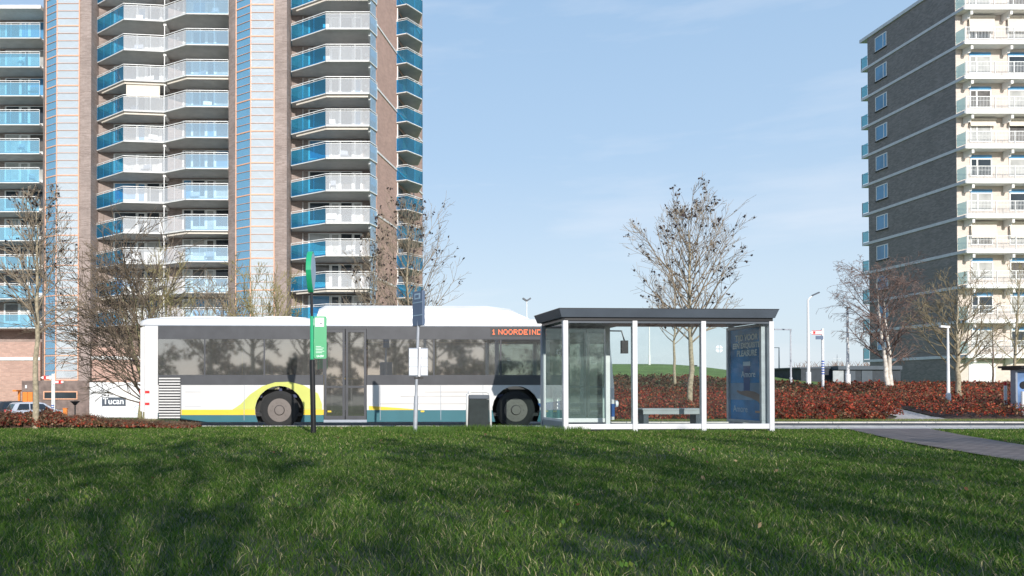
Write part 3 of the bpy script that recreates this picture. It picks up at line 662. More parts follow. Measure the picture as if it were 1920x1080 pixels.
# stairwells
def stairwell(l, m, r, label):
    """l,m,r plan corners of the folded glass front"""
    l, m, r = map(Vector, (l, m, r)); zb, zt = .9+.6, 43
    g1 = MB(); nz_ = 0
    g1.bar((*l,(zb+zt)/2),(*m,(zb+zt)/2),.02,zt-zb); a = g1.build('stairwell_glass', M['gstairb'], T)
    MB().bar((*m,(zb+zt)/2),(*r,(zb+zt)/2),.02,zt-zb).build('stairwell_glass', M['gstair'], T)
    o = [Vector(q) for q in offset_line([l, m, r], .04)]
    fr = MB()
    for q in o: fr.bar((q.x,q.y,zb),(q.x,q.y,zt),.085 if q is o[1] else .085)
    z = zb; k = 0
    base = Z0 + .12
    for k in range(-11, 50):
        z = base + FH/4*k
        if z < zb or z > zt: continue
        th = .10 if k % 4 == 0 else .032
        for a_, c_ in ((o[0], o[1]), (o[1], o[2])): fr.bar((*a_, z), (*c_, z), .05, th)
    for a_, c_ in ((o[0], o[1]), (o[1], o[2])): fr.bar((*a_, zb), (*c_, zb), .06, .16)
    fr.build('stairwell_frame', M['orange'], T)
    st = MB(); ln = MB()
    for k in range(-3, 12):
        z = Z0+FH*k
        ln.box(m.x-.6, r.x, m.y+.55, m.y+2.3, z, z+.2)
        st.bar((m.x+.1,m.y+.5,z+.2),(r.x-.3,m.y+.5,z+FH/2+.1),.5,.12); st.bar((r.x-.3,m.y+1.3,z+FH/2),(m.x+.1,m.y+1.3,z+FH),.5,.12)
        st.bar((l.x+.25,l.y+.35,z+FH-.2),(m.x-.1,m.y+.4,z+FH*.55),.05,.09)
        st.bar((l.x+.25,l.y+.35,z+FH*.6),(m.x-.1,m.y+.4,z+FH*.2),.05,.07)
    st.build('stair_flight', M['alud'], T); ln.build('landing', M['concrete'], T)
stairwell((-29.2,76.1),(-27.8,75.1),(-25.72,75.1),'')
stairwell((-10.45,72.0),(-9.0,70.9),(-6.92,70.9),'')

# timber annexe at the foot of the tower
AN = thing('timber_annexe', 'low brown timber clad annexe with orange doors at the foot of the balcony tower', 'building', (-26, 72, -1.7), world=True)
b = MB(); z = -1.8
while z < 1.42:
    b.box(-28.9,-23.0,70.0,74.9,z,z+.17); b.box(-28.88,-23.02,70.02,74.88,z+.17,z+.19); z += .19
b.build('wall', M['timber'], AN)
for x0 in (43, 52.6): MB().box(PX(x0,70),PX(x0+9,70),69.93,69.995,-1.7,PZ(735,70)).build('door', M['binorange'], AN)
f = MB().box(PX(82,70),PX(146,70),69.9,69.99,PZ(749,70),PZ(747,70)).box(PX(82,70),PX(146,70),69.9,69.99,PZ(735.5,70),PZ(733.5,70)).box(PX(82,70),PX(84,70),69.9,69.99,PZ(747,70),PZ(735.5,70)).box(PX(144,70),PX(146,70),69.9,69.99,PZ(747,70),PZ(735.5,70)).build('window', M['orange'], AN)
MB().box(PX(84,70),PX(144,70),69.95,69.97,PZ(747,70),PZ(735.5,70)).build('pane', M['panedark'], f)
MB().box(PX(48,70),PX(51,70),69.9,69.99,PZ(728,70),PZ(722,70)).build('wall_lamp', M['white'], AN)
MB().box(PX(33,70)-.1,PX(38,70),69.2,70.4,PZ(734,70),PZ(731,70)).box(PX(34.5,70),PX(38,70),69.9,70.1,-1.7,PZ(734,70)).build('orange_porch', M['binorange'], AN)
# white cabin with the dark name board
CB = thing('site_cabin', 'white cabin with a dark name board behind the bare shrub at left', 'cabin', (PX(215,58), 58, -1.7), world=True)
MB().box(PX(168,58),PX(285,58),58,60.4,-1.7,PZ(717,58)).build('wall', M['white'], CB)
MB().box(PX(191,58),PX(191.5,58)+.02,57.97,57.995,-1.7,PZ(717,58)).build('panel_joint', M['alud'], CB)
sb = MB().box(PX(192,58),PX(236,58),57.95,57.995,PZ(761,58),PZ(745,58)).build('name_board', M['anthr'], CB)
RX = Matrix.Rotation(R(90), 4, 'X')
lettering('lettering', 'Tucan', .62, M['frost'], CB, Matrix.Translation((PX(193.5,58), 57.94, PZ(757.5,58))) @ RX, bold=.01)
b = MB(); n_ = 24; c0 = (PX(259,58), PZ(768,58))
b.tube([(c0[0]+.30*math.cos(a*math.pi/12), 57.98, c0[1]+.30*math.sin(a*math.pi/12)) for a in range(25)], .02, 5, False)
b.build('round_emblem', M['signface'], CB)
tag(MB().box(PX(118,55),PX(125,55),55,55.3,-1.7,PZ(766,55)).box(PX(118,55)-.03,PX(125,55)+.03,54.97,55.33,PZ(766,55),PZ(765,55)).build('orange_cabinet', M['binorange'], bevel=.02), 'small orange cabinet in front of the timber annexe', 'cabinet')
b = MB(); X = PX(141,52); b.tube([(X,52,-1.6),(X,52,PZ(760,52))], .045, 8); b.tube([(X,52,PZ(760,52)),(X,52,PZ(757,52)),(X,52,PZ(752,52))], [.06,.15,.34], 12)
tag(b.build('funnel_lamp', M['black'], smooth=False), 'black post lamp with funnel shaped head before the timber annexe', 'lamp')

# ------------------------------------------------------------ right tower
RT = thing('apartment_block', 'grey and cream brick apartment block with white railed balconies at right', 'building', (56, 70, 0), world=True)
X0, YF, YB = 49.2, 64.9, 76.0
MB().box(X0,X0+.02,YF+.02,YB-.02,0,34.1).build('side_wall', M['brickG'], RT)
MB().box(X0+.02,70,YF+.01,YB,0,34.1).build('wall', M['brickC'], RT)
MB().box(X0-.12,70,YF-1.1,YB+1.0,34.1,34.4).build('roof', M['paleband'], RT)
MB().box(X0+4,X0+9,67,74,34.4,36).build('roof_house', M['garage'], RT)
b = MB(); fl = []
for i in range(0, 12):
    z = 31.35-2.8*i; fl.append(z)
    if z < .8: break
    b.box(X0-.06,X0+.0,YF-1.0,YB+.9,z-.12,z+.12)
b.build('floor_band', M['paleband'], RT)
def rbalcony(z):
    s_ = MB().box(X0+.002,68,YF-1.0,YF,z-.14,z+.12).build('balcony', M['slabedge'], RT)
    MB().box(X0-.01,68,YF-1.06,YF-1.0,z-.16,z+.14).build('slab_edge', M['winframe'], s_)
    r_ = MB(); x = X0+.05
    r_.box(X0,68,YF-1.03,YF-.99,z+1.2,z+1.25).box(X0,68,YF-1.03,YF-1.0,z+.22,z+.25).box(X0,68,YF-1.02,YF-1.0,z+.9,z+.92)
    while x < 62: r_.box(x,x+.016,YF-1.025,YF-1.005,z+.25,z+1.2); x += .115
    for x in (X0+.02, X0+2.35, X0+3.9, X0+6.3, X0+7.9, X0+10.4, X0+12): r_.box(x,x+.05,YF-1.05,YF-.99,z+.14,z+1.26)
    r_.build('railing', M['winframe'], s_)
    MB().box(X0,X0+.012,YF-.98,YF-.05,z+.2,z+1.2).build('end_glass', M['ggreen'], s_)
    for x in (X0+.55, X0+3.75, X0+6.95, X0+10.15): MB().box(x,x+.2,YF-.92,YF-.012,z-.5,z-.141).prism([(x,YF-.6),(x+.2,YF-.6),(x+.2,YF-.012),(x,YF-.012)], z-.68, z-.501).build('bracket', M['slabedge'], s_)
    return s_
rb = rbalcony(0)
zs = [31.35-2.8*i for i in range(0, 11)] + [34.15]
for i, z in enumerate(zs):
    if i == 11: continue
    o = rb if i == 0 else copy_tree(rb); o.location.z = z
def rwindow(x0, x1, z0, z1, pane, blue, split):
    f = MB(); t = .09; y = YF+.008
    f.box(x0,x1,y-.06,y,z0,z0+t).box(x0,x1,y-.06,y,z1-t,z1).box(x0,x0+t,y-.06,y,z0+t,z1-t).box(x1-t,x1,y-.06,y,z0+t,z1-t)
    if split: f.box(x0+.5,x0+.62,y-.06,y,z0+t,z1-t)
    o = f.build('window', M['winframe'], RT); MB().box(x0+t,x1-t,y-.03,y-.02,z0+t,z1-t).build('pane', M[pane], o)
    if blue: MB().box(x0,x1,y-.05,y,z1+.003,z1+.27).build('transom_panel', M['paneblue'], o)
for i, z in enumerate(zs[:11]):
    for j, x in enumerate((X0+1.1, X0+4.25, X0+7.5, X0+10.7)):
        aw = i in (1, 7) or (i, j) in ((4, 0), (4, 1), (3, 2))
        rwindow(x, x+(1.75 if j % 2 == 0 else 2.3), z+.75-.1, z+2.12, ('panecurt','panebrown','panecurt','panedark')[(i*3+j) % 4], not aw, j % 2 == 0)
        if aw:
            MB().bar((x-.1,YF-.2,z+2.45),(x+2.0,YF-.2,z+2.45),.14,.13).poly([(x-.1,YF-.15,z+2.4),(x+2.0,YF-.15,z+2.4),(x+2.0,YF-.28,z+(1.2 if i != 4 else 1.9)),(x-.1,YF-.28,z+(1.2 if i != 4 else 1.9))]).build('awning', M['awn'], RT)
# side windows and rear balcony ends
for i, z in enumerate(zs):
    if i == 11: z = 31.35+0
    zz = z
    if i == 11: continue
    y0, y1 = YB-2.75, YB-1.15; f = MB(); x = X0-.03; t = .07
    f.box(x,X0-.001,y0,y1,zz+.95,zz+.95+t).box(x,X0-.001,y0,y1,zz+2.3-t,zz+2.3).box(x,X0-.001,y0,y0+t,zz+.95+t,zz+2.3-t).box(x,X0-.001,y1-t,y1,zz+.95+t,zz+2.3-t).box(x,X0-.001,y0+.42,y0+.5,zz+.95+t,zz+2.3-t)
    o = f.build('side_window', M['winframe'], RT); MB().box(X0-.015,X0-.003,y0+t,y1-t,zz+.95+t,zz+2.3-t).build('pane', M['paneblue'], o)
    MB().box(X0-.10,X0-.001,y0-.05,y1+.05,zz+.87,zz+.945).build('sill', M['garage'], o)
    o = MB().box(X0-.02,X0+6,YB+.002,YB+.95,zz-.1,zz+.1).build('rear_balcony', M['paleband'], RT)
    MB().box(X0,X0+.012,YB+.05,YB+.9,zz+.2,zz+1.2).build('end_glass', M['gcyan'], o); MB().box(X0,X0+6,YB+.9,YB+.93,zz+1.2,zz+1.24).box(X0-.01,X0+.03,YB+.9,YB+.95,zz+.1,zz+1.2).build('railing', M['black'], o)
MB().box(PX(1818,64.8),PX(1868,64.8),YF-.04,YF+.005,.2,PZ(678,64.8)).build('garage_door', M['white'], RT)
MB().box(X0,68,YF-.1,YF+.005,PZ(676.5,64.8),PZ(675,64.8)).build('canopy_line', M['concrete'], RT)

# low dark garages, hedge behind, far woods
G = thing('garage_row', 'low dark garage row with flat roof between the lamp posts and the grey tower', 'building', (40, 66, 0), world=True)
x0, x1, y0 = PX(1502,63), PX(1640,63), 63
MB().box(x0,PX(1560,63),y0,y0+8,0,PZ(691,63)).box(PX(1560,63),x1+1.5,y0-.8,y0+7,0,PZ(693,62)).build('wall', M['garage'], G)
MB().box(x0-.15,PX(1560,63),y0-.1,y0+8.2,PZ(691,63),PZ(688.5,63)).box(PX(1560,63)-.1,x1+1.5,y0-1,y0+7.2,PZ(693,62),PZ(686,62)).build('roof', M['anthr'], G)
for a in (1564, 1586, 1618): MB().box(PX(a,62),PX(a+20,62),y0-.86,y0-.802,.3,PZ(695,62)).build('garage_door', M['seatgrey'] if a < 1580 else M['anthr'], G)
def leafbox(name, label, x0, x1, y0, y1, z0, z1, n, c, size, cat='hedge'):
    p = np.stack([x0+rng.random(n)*(x1-x0), y0+rng.random(n)*(y1-y0), z0+rng.random(n)*(z1-z0)], -1)
    p[:, 2] += .12*wob(p[:, 0]*3, p[:, 1]*2)
    V, Fq, C = leafcloud(p, size, np.array(c)*(.5+rng.random((n, 1)))); root = thing(name, label, cat, ((x0+x1)/2, y0, z0), world=True)
    npmesh('foliage', V, Fq, M['evergreen'], root, colors=C)
    MB().box(x0+.3,x1-.3,y0+.4,y1-.4,z0-.3,z1-.35).build('stems', M['barkbrown'], root)
leafbox('clipped_hedge', 'long dark green clipped hedge on the skyline behind the shelter', PX(1268,92), PX(1505,92), 92, 95, PZ(722,92), PZ(696,92), 26000, (.018,.035,.018), .16)
leafbox('conifer', 'small dark pointed shrub on the dike crest seen through the shelter', PX(1300,88), PX(1307,88), 88, 88.6, PZ(700,88), PZ(687,88), 500, (.015,.03,.02), .12, 'shrub')
b = MB(); rd = random.Random(9)
for i in range(150):
    x = PX(rd.uniform(1488, 1640), 118); z = PZ(rd.uniform(676, 688), 118); w_ = rd.uniform(-.9, .9)
    b.tube([(x,118,2),(x+w_*.3,118,z-.6),(x+w_,118,z)], [.07,.04,.015], 3, False)
tag(b.build('distant_trees', M['twigred']), 'thin line of bare trees on the horizon behind the garages', 'trees', kind='stuff')
b = MB(); X = PX(1570,180)
b.tube([(X-.5,180,2),(X,180,PZ(664,180))], [.10,.04], 4).tube([(X+.5,180,2),(X,180,PZ(664,180))], [.10,.04], 4)
for yy_ in (672, 677): b.bar((X-1,180,PZ(yy_,180)),(X+1,180,PZ(yy_,180)),.08)
tag(b.build('power_pylon', M['steel']), 'tiny lattice pylon on the horizon behind the garage row', 'pylon')

# ------------------------------------------------------------ lamps, poles, signs in the distance
def lamp(label, x, ybase, ytop, D, head, hl=.5, r=.06, zb=None, mt='white', group='slim street lamps'):
    X = PX(x, D); z0 = float(ground(X, D)) if zb is None else zb; z1 = PZ(ytop, D)
    L_ = thing('street_lamp', label, 'lamp', (X, D, z0), group=group, world=True)
    h = z1-z0
    MB().tube([(X,D,z0-.1),(X,D,z0+h*.22),(X,D,z0+h*.225),(X,D,z1)], [r*1.5,r*1.5,r,r*.6], 10).build('pole', M[mt], L_, smooth=False)
    if head == 'curve':
        MB().tube([(X,D,z1),(X+.08,D,z1+.12),(X+.3,D,z1+.3)], [r*.6,r*.5,r*.4], 6).build('arm', M[mt], L_)
        MB().bar((X+.22,D,z1+.26),(X+.62,D,z1+.44),.13,.07).build('lamp_head', M['anthr'], L_)
    elif head == 'left':
        MB().bar((X+.05,D,z1),(X-hl,D,z1+.02),.10,.07).build('lamp_head', M['alud'] if mt != 'white' else M['white'], L_)
    elif head == 'double':
        MB().bar((X,D,z1),(X-.3,D,z1+.2),.16,.12).bar((X,D,z1),(X+.3,D,z1+.2),.16,.12).build('lamp_head', M['anthr'], L_)
    elif head == 'cap':
        MB().box(X-.09,X+.09,D-.09,D+.09,z1,z1+.06).build('cap', M['anthr'], L_)
    return L_
lamp('street lamp with two small dark heads above the bus front, left of the shelter roof', 988, 700, 564, 60, 'double')
lamp('tall white street lamp with a curved dark head, tallest right of the shelter', 1516, 718, 563, 44, 'curve', r=.085)
lamp('grey street lamp with a flat head pointing left, right beside the shelter', 1483, 727, 618, 46, 'left', .95, r=.055, mt='steel')
lamp('thin distant lamp on the skyline just right of the shelter', 1461, 697, 652, 100, 'left', 1.0, r=.09, mt='steel', zb=2)
lamp('plain white flagpole between the signpost and the birch', 1590, 718, 578, 44, 'cap', r=.085)
lamp('white street lamp with short flat head in the red bank, left of the broad tree', 1778, 765, 613, 28, 'left', .28, r=.055)
lamp('thin white lamp far up on the green dike seen through the shelter', 1218, 702, 600, 78, 'none', r=.07)
lamp('small pale post lamp behind the left signpost', 102, 790, 700, 48, 'none', r=.05, zb=-1.7)
def signpost(label, x, ytop, D, zb, boards, stripes):
    X = PX(x, D); S_ = thing('signpost', label, 'signpost', (X, D, zb), world=True); z1 = PZ(ytop, D)
    MB().tube([(X,D,zb),(X,D,z1)], .055*D/40+.01, 10).build('pole', M['white'], S_)
    s = MB()
    for i in range(6):
        z = PZ(stripes[1], D) + i*(PZ(stripes[0], D)-PZ(stripes[1], D))/6; r = .055*D/40+.014; h = (PZ(stripes[0], D)-PZ(stripes[1], D))/12
        s.tube([(X,D,z),(X,D,z+h)], r, 10)
    s.build('blue_bands', M['stripeblue'], S_)
    for xa, xb, ya, yb, m, tip in boards:
        za, zb_ = PZ(yb, D), PZ(ya, D); a, c = PX(xa, D), PX(xb, D); mid = (za+zb_)/2
        poly = [(a,za),(c,za),(c,zb_),(a,zb_)] if not tip else ([(a,mid),(a+.15,za),(c,za),(c,zb_),(a+.15,zb_)] if tip < 0 else [(a,za),(c-.15,za),(c,mid),(c-.15,zb_),(a,zb_)])
        o = MB().xprism(poly, D-.12, D-.09).build('board', M[m], S_)
        if m == 'white':
            e = a+.22 if tip < 0 else c-.22
            MB().box(a+.1,c-.1,D-.124,D-.121,za+.0,za+.03).box(a+.1,c-.1,D-.124,D-.121,zb_-.03,zb_).box(e-.06,e+.06,D-.126,D-.121,mid-.06,mid+.06).build('red_marking', M['red'], o)
    return S_
signpost('white cycle signpost with red edged board and dark board, right of the tall lamp', 1543, 616, 42, float(ground(PX(1543,42),42)), [(1517,1542,620,627.5,'white',-1),(1528,1542,630,636.5,'blue',0)], (674, 702))
signpost('white signpost with two direction boards near the timber annexe at left', 99, 701, 40, -1.3, [(77.5,98,704.5,711.5,'white',-1),(101,122,713,719.5,'white',1)], (757, 782))
b = MB(); X = PX(1885,26.5); z0 = float(ground(X,26.5))
mk = thing('marker_post', 'short white marker post with red top in the red bank at far right', 'post', (X,26.5,z0), world=True)
MB().tube([(X,26.5,z0),(X,26.5,PZ(723,26.5))], .045, 8).build('post', M['white'], mk); MB().tube([(X,26.5,PZ(723,26.5)+.001),(X,26.5,PZ(716,26.5))], .047, 8).build('red_top', M['red'], mk)
# second shelter / poster display at the right edge
D2 = 25.3; K = thing('poster_kiosk', 'roofed blue poster display cut off by the right edge of the photo', 'kiosk', (PX(1900,D2), D2, -.15), world=True)
a, c = PX(1903,D2), PX(1903,D2)+1.35
MB().box(a-.06,a,D2-.1,D2+.1,-.1,PZ(694,D2)).box(c,c+.06,D2-.1,D2+.1,-.1,PZ(694,D2)).box(a,c,D2-.1,D2+.1,PZ(775,D2),PZ(772,D2)).box(a,c,D2-.1,D2+.1,PZ(697,D2),PZ(694,D2)).build('frame', M['alud'], K)
MB().box(a,c,D2-.05,D2+.05,PZ(772,D2),PZ(697,D2)).build('poster', mat('slate blue poster', (.10,.18,.34), .4, var=.5, scale=2.2), K)
MB().box(a+.45,c,D2-.07,D2-.055,PZ(740,D2),PZ(722,D2)).box(a+.15,a+.5,D2-.07,D2-.055,PZ(728,D2),PZ(724,D2)).box(a+.2,a+.6,D2-.07,D2-.055,PZ(741,D2),PZ(737,D2)).build('pale_print', M['paper'], K)
MB().tube([(a+.22,D2-.06,PZ(722,D2)),(a+.22,D2-.075,PZ(722,D2))], .12, 12).tube([(a+.5,D2-.06,PZ(706,D2)),(a+.5,D2-.075,PZ(706,D2))], .13, 12).build('dark_print', M['black'], K)
MB().prism([(a-.14,D2-.4),(c+.2,D2-.4),(c+.2,D2+.5),(a-.14,D2+.5)], PZ(690,D2), PZ(686,D2)).prism([(a-.1,D2-.3),(c+.1,D2-.3),(c+.1,D2+.4),(a-.1,D2+.4)], PZ(694,D2)+.001, PZ(690,D2)-.001).build('roof', M['black'], K)
b = MB(); X = PX(1918,24.7); tag(b.tube([(X,24.7,-.2),(X,24.7,PZ(736,24.7))], .055, 10).tube([(X,24.7,PZ(736,24.7)),(X,24.7,PZ(734,24.7))], .06, 10).build('bollard', M['white']), 'white bollard in front of the poster display at the right edge', 'bollard')

# ------------------------------------------------------------ parked cars
def car(label, loc, rz, paint):
    c = thing('parked_car', label, 'car', loc, rz, group='cars parked before the tower')
    prof = [(0,.32),(.02,.75),(.10,.92),(.35,1.38),(.55,1.47),(1.9,1.5),(2.35,1.40),(3.0,.98),(3.75,.86),(4.0,.62),(4.0,.28)]
    b = MB(); st = []
    for v, s_ in ((-.85,.93),(-.82,1),(.82,1),(.85,.93)):
        pass
    k = len(prof)
    for v in (-.84, -.80, .80, .84):
        for (x, z) in prof:
            ins = .17*max(0, (z-.9)/.6); vv = v*(1-ins*1.0) ; e = .04 if abs(v) > .82 else 0
            b.v.append((x+(e if x < 2 else -e), vv, z-(e*.5 if z > 1 else 0)))
    for s_ in range(3):
        for i in range(k): b.f.append((s_*k+i, (s_+1)*k+i, (s_+1)*k+(i+1) % k, s_*k+(i+1) % k))
    b.f.append(tuple(range(k))); b.f.append(tuple(3*k+i for i in reversed(range(k))))
    b.build('body', M[paint], c)
    def side_pt(x, z, sgn, off=.012): return (x, sgn*(.84*(1-.17*max(0,(z-.9)/.6))+off), z)
    for sgn in (-1, 1):
        for q in ([(.42,.97),(1.25,.97),(1.25,1.38),(.62,1.38)], [(1.33,.97),(2.75,.97),(2.22,1.36),(1.33,1.38)]):
            MB().poly([side_pt(x, z, sgn) for x, z in (q if sgn < 0 else q[::-1])]).build('side_window', M['carglass'], c)
        MB().box(-.015,.12,sgn*.80-.1 if sgn > 0 else sgn*.80,sgn*.80 if sgn > 0 else sgn*.80+.1,.68,.95).build('tail_light', M['red'], c)
        for x in (.75, 3.25):
            w_ = MB().tube([(x,sgn*.66,.3),(x,sgn*.86,.3)], .31, 18).build('wheel', M['rubber'], c)
            MB().tube([(x,sgn*.861,.3),(x,sgn*.875,.3)], .19, 14).build('rim', M['rim'], w_)
    MB().poly([(.085,-.62,.98),(.085,.62,.98),(.33,.58,1.36),(.33,-.58,1.36)][::-1]).build('rear_window', M['carglass'], c)
    MB().poly([(2.98,-.6,1.01),(2.98,.6,1.01),(2.40,.55,1.40),(2.40,-.55,1.40)]).build('windscreen', M['carglass'], c)
    MB().box(-.02,0,-.26,.26,.62,.74).build('number_plate', M['yellowp'], c)
    MB().box(-.06,.05,-.8,.8,.34,.5).build('bumper', M[paint], c)
    return c
cx_, cy_ = PX(14,56), 56
car('silver hatchback seen from behind, parked beside the orange doors', (cx_, cy_, -1.68), R(38), 'carsilver')
car('dark car mostly cut off by the left edge behind the silver hatchback', (PX(-22,59), 59.5, -1.68), R(50), 'cardark')

# ------------------------------------------------------------ bus
BUS = thing('city_bus', 'white single deck city bus with lime and teal livery passing behind the shelter', 'bus', (-5.2, 19.6, -.15), R(1.6))
BL, BW = 11.9, 2.55; zr = .15        # local z = world z + .15
def bz(y, x=600): D = 19.6+.33*(x-262)/900; return PZ(y, D)+zr
def bu(x): D = 19.6+.33*(x-262)/900; return (PX(x, D)+5.2)
zs_, zw, zt, ztop = .20, bz(722), bz(611), bz(598)
WH = [bu(524), bu(968)]; WR, AR = .48, .60
def arch(u, z0, r=AR, zc=.47, n=14, rev=False):
    pts = []
    a0 = math.asin(max(-1, (z0-zc)/r)) if z0 < zc else 0
    for i in range(n+1):
        a = math.pi - a0 - (math.pi-2*a0)*i/n; pts.append((u+r*math.cos(a), zc+r*math.sin(a)))
    return pts
def side_poly(u0, u1, z0, z1):
    pts = [(u0, z0)]
    for w_ in WH:
        if u0 < w_-AR and w_+AR < u1: pts += arch(w_, z0)
    pts += [(u1, z0), (u1, z1), (u0, z1)]; return pts
md0, md1 = bu(607), bu(688); fd0, fd1 = bu(1064), bu(1138)
for v0, v1, far in ((0, .05, False), (BW-.05, BW, True)):
    segs = [(.12, md0), (md1, fd0), (fd1, BL-.35)] if not far else [(.12, BL-.35)]
    for (a, c) in segs:
        if not far and a == .12:
            p = [(a, .42), (1.6, zs_+.0)] + side_poly(a, c, zs_, zw)[1:]
        else: p = side_poly(a, c, zs_, zw)
        MB().xprism(p, v0, v1).build('side_panel', M['buswhite'], BUS)
    # dark band: top and bottom strips, windows between
    for (a, c) in segs:
        z2, z3 = bz(703), bz(636)
        sd = MB().box(a,c,v0+.001,v1-.001,z3,zt).box(a,c,v0+.001,v1-.001,zw+.001,z2).build('window_band', M['busdark'], BUS)
        n_ = max(1, round((c-a)/1.45))
        for i in range(n_):
            x0, x1 = a+(c-a)*i/n_, a+(c-a)*(i+1)/n_
            MB().box(x0+.02,x1-.02,v0+.01,v0+.02,z2,z3).build('window', M['busglass'], BUS)
            MB().box(x1-.03,x1+.03,v0+.012,v1-.002,z2,z3).build('window_pillar', M['busdark'], BUS)
# livery on the near side
def stripe(name, u0, u1, z0, z1, m, off=.004):
    p = side_poly(u0, u1, z0, z1); MB().xprism(p, -off, -.001).build(name, M[m], BUS)
def arc_stripe(name, u0, u1, z0, z1, m, off, r=AR+.0):
    """horizontal strip interrupted at the wheel arches"""
    cur = u0; parts = []
    for w_ in WH:
        def hw(z): return math.sqrt(max(0, r*r-(z-.47)**2))
        if u0 < w_ < u1:
            parts.append([(cur, z0), (w_-hw(z0), z0), (w_-hw(z1), z1), (cur, z1)] if cur == u0 else [(cur+hw(z0), z0), (w_-hw(z0), z0), (w_-hw(z1), z1), (cur+hw(z1), z1)]); cur = w_
    hwz = (lambda z: math.sqrt(max(0, r*r-(z-.47)**2))) if cur != u0 else (lambda z: 0)
    parts.append([(cur+hwz(z0), z0), (u1, z0), (u1, z1), (cur+hwz(z1), z1)])
    for p in parts: MB().xprism(p, -off, -.001).build(name, M[m], BUS)
z_t0, z_t1, z_y1 = bz(791), bz(778), bz(768)
arc_stripe('teal_stripe', 1.65, md0, z_t0, z_t1, 'teal', .004)
MB().xprism([(.13,.42),(1.65,z_t0),(1.65,z_t1),(.13,z_t1)], -.004, -.001).build('teal_stripe', M['teal'], BUS)
arc_stripe('amber_stripe', .5, md0, z_t1+.002, z_y1, 'amber', .004)
# lime sweep round the rear wheel
w0 = WH[0]; sweep = [(w0-1.15, z_y1+.003), (w0-.95, .62), (w0-.72, .86), (w0-.42, 1.06), (w0-.1, 1.16), (w0+.25, 1.17), (w0+.6, 1.08), (w0+.95, .88), (md0-.04, .62), (md0-.04, z_y1+.003)]
arch_in = [(w0+AR*math.cos(t), .47+AR*math.sin(t)) for t in [math.pi*i/14 for i in range(15)]]
ai = [p for p in arch_in if p[1] > z_y1+.003]; hw_ = math.sqrt(AR*AR-(z_y1+.003-.47)**2)
MB().xprism([sweep[0]] + sweep[1:] + [(w0+hw_, z_y1+.003)] + ai + [(w0-hw_, z_y1+.003)], -.006, -.001).build('lime_sweep', M['lime'], BUS)
arc_stripe('teal_stripe', md1, fd0, z_t0, bz(769), 'teal', .004)
MB().xprism([(md1+.05, bz(769)+.003), (md1+1.35, bz(769)+.003), (md1+.8, bz(768)+.04), (md1+.05, bz(768)+.09)], -.004, -.001).build('amber_stripe', M['amber'], BUS)
w1 = WH[1]
MB().xprism([(w1+AR+.05, bz(769)+.004), (fd0, bz(769)+.004), (fd0, bz(750)), (w1+AR*.9, bz(757)), ], -.0045, -.001).build('blue_swoosh', M['dblue'], BUS)
for z, a, c in ((bz(735), 7.0, 8.3), (bz(743), 6.4, 8.4), (bz(757), 5.9, 8.2)): MB().box(a,c,-.004,-.001,z-.015,z+.015).build('side_lettering_line', M['concrete'], BUS)
for u in (1.02, 2.55, 4.25, 5.9, 7.4, 8.45, 10.15):
    if md0-.1 < u < md1+.1: continue
    MB().box(u-.006,u+.006,-.0075,-.0005,.36 if u < 1.6 else .22,zw-.01).build('panel_seam', M['alud'], BUS)
MB().box(1.1,1.5,-.009,-.0005,.92,.925).box(1.1,1.5,-.009,-.0005,.56,.565).build('fuel_flap', M['alud'], BUS)
for u in (2.1, 4.6, 6.9, 8.4, 10.2): MB().box(u,u+.09,-.012,-.0065,.42,.46).build('side_reflector', M['amber'], BUS)
# doors
def bus_door(a, c, n_):
    for i in range(n_):
        x0, x1 = a+(c-a)*i/n_+.01, a+(c-a)*(i+1)/n_-.01; z0, z1 = .24, bz(617)
        d_ = MB().box(x0,x1,.01,.05,z0,z0+.09).box(x0,x1,.01,.05,z1-.08,z1).box(x0,x0+.06,.01,.05,z0+.09,z1-.08).box(x1-.06,x1,.01,.05,z0+.09,z1-.08).box(x0+.06,x1-.06,.012,.048,1.02,1.07).build('door', M['busdark'], BUS)
        MB().box(x0+.06,x1-.06,.022,.03,z0+.09,z1-.08).build('door_glass', M['busglass'], d_)
    MB().box(a,c,.002,.05,bz(617)+.003,zt).build('door_header', M['busdark'], BUS)
    MB().box(a,c,.0,.05,.17,.235).build('door_sill', M['alud'], BUS)
bus_door(md0, md1, 2); bus_door(fd0, fd1, 2)
MB().tube([(md0+.2,.12,1.25),(md1-.25,.12,1.25)], .02, 8).build('door_grab_rail', M['amber'], BUS)
# rear quarter, slatted engine grille
g = MB().box(.46,1.0,-.006,-.001,bz(785),bz(707)).build('engine_grille', M['black'], BUS)
s = MB(); z = bz(785)+.02
while z < bz(709): s.box(.47,.99,-.022,-.0065,z,z+.035); z += .068
s.build('grille_slat', M['buswhite'], g)
MB().xprism([(.0,.45),(.12,.42),(.12,zt),(.0,zt-.05)], .06, BW-.06).box(.12,.44,-.005,-.001,bz(785),zt-.0).build('rear_panel', M['buswhite'], BUS)
MB().prism([(0,.3),(.12,0),(.14,.3)], .43, zt).prism([(0,BW-.3),(.14,BW-.3),(.12,BW)], .43, zt).build('rear_corner', M['buswhite'], BUS)
for z in (bz(735), bz(757)):
    MB().tube([(.02,.18,z),(-.03,.18,z)], .065, 14).tube([(.02,BW-.18,z),(-.03,BW-.18,z)], .065, 14).build('tail_light', M['red'], BUS)
    MB().box(.13,.24,-.012,-.006,z-.03,z+.03).build('side_marker', M['red'], BUS)
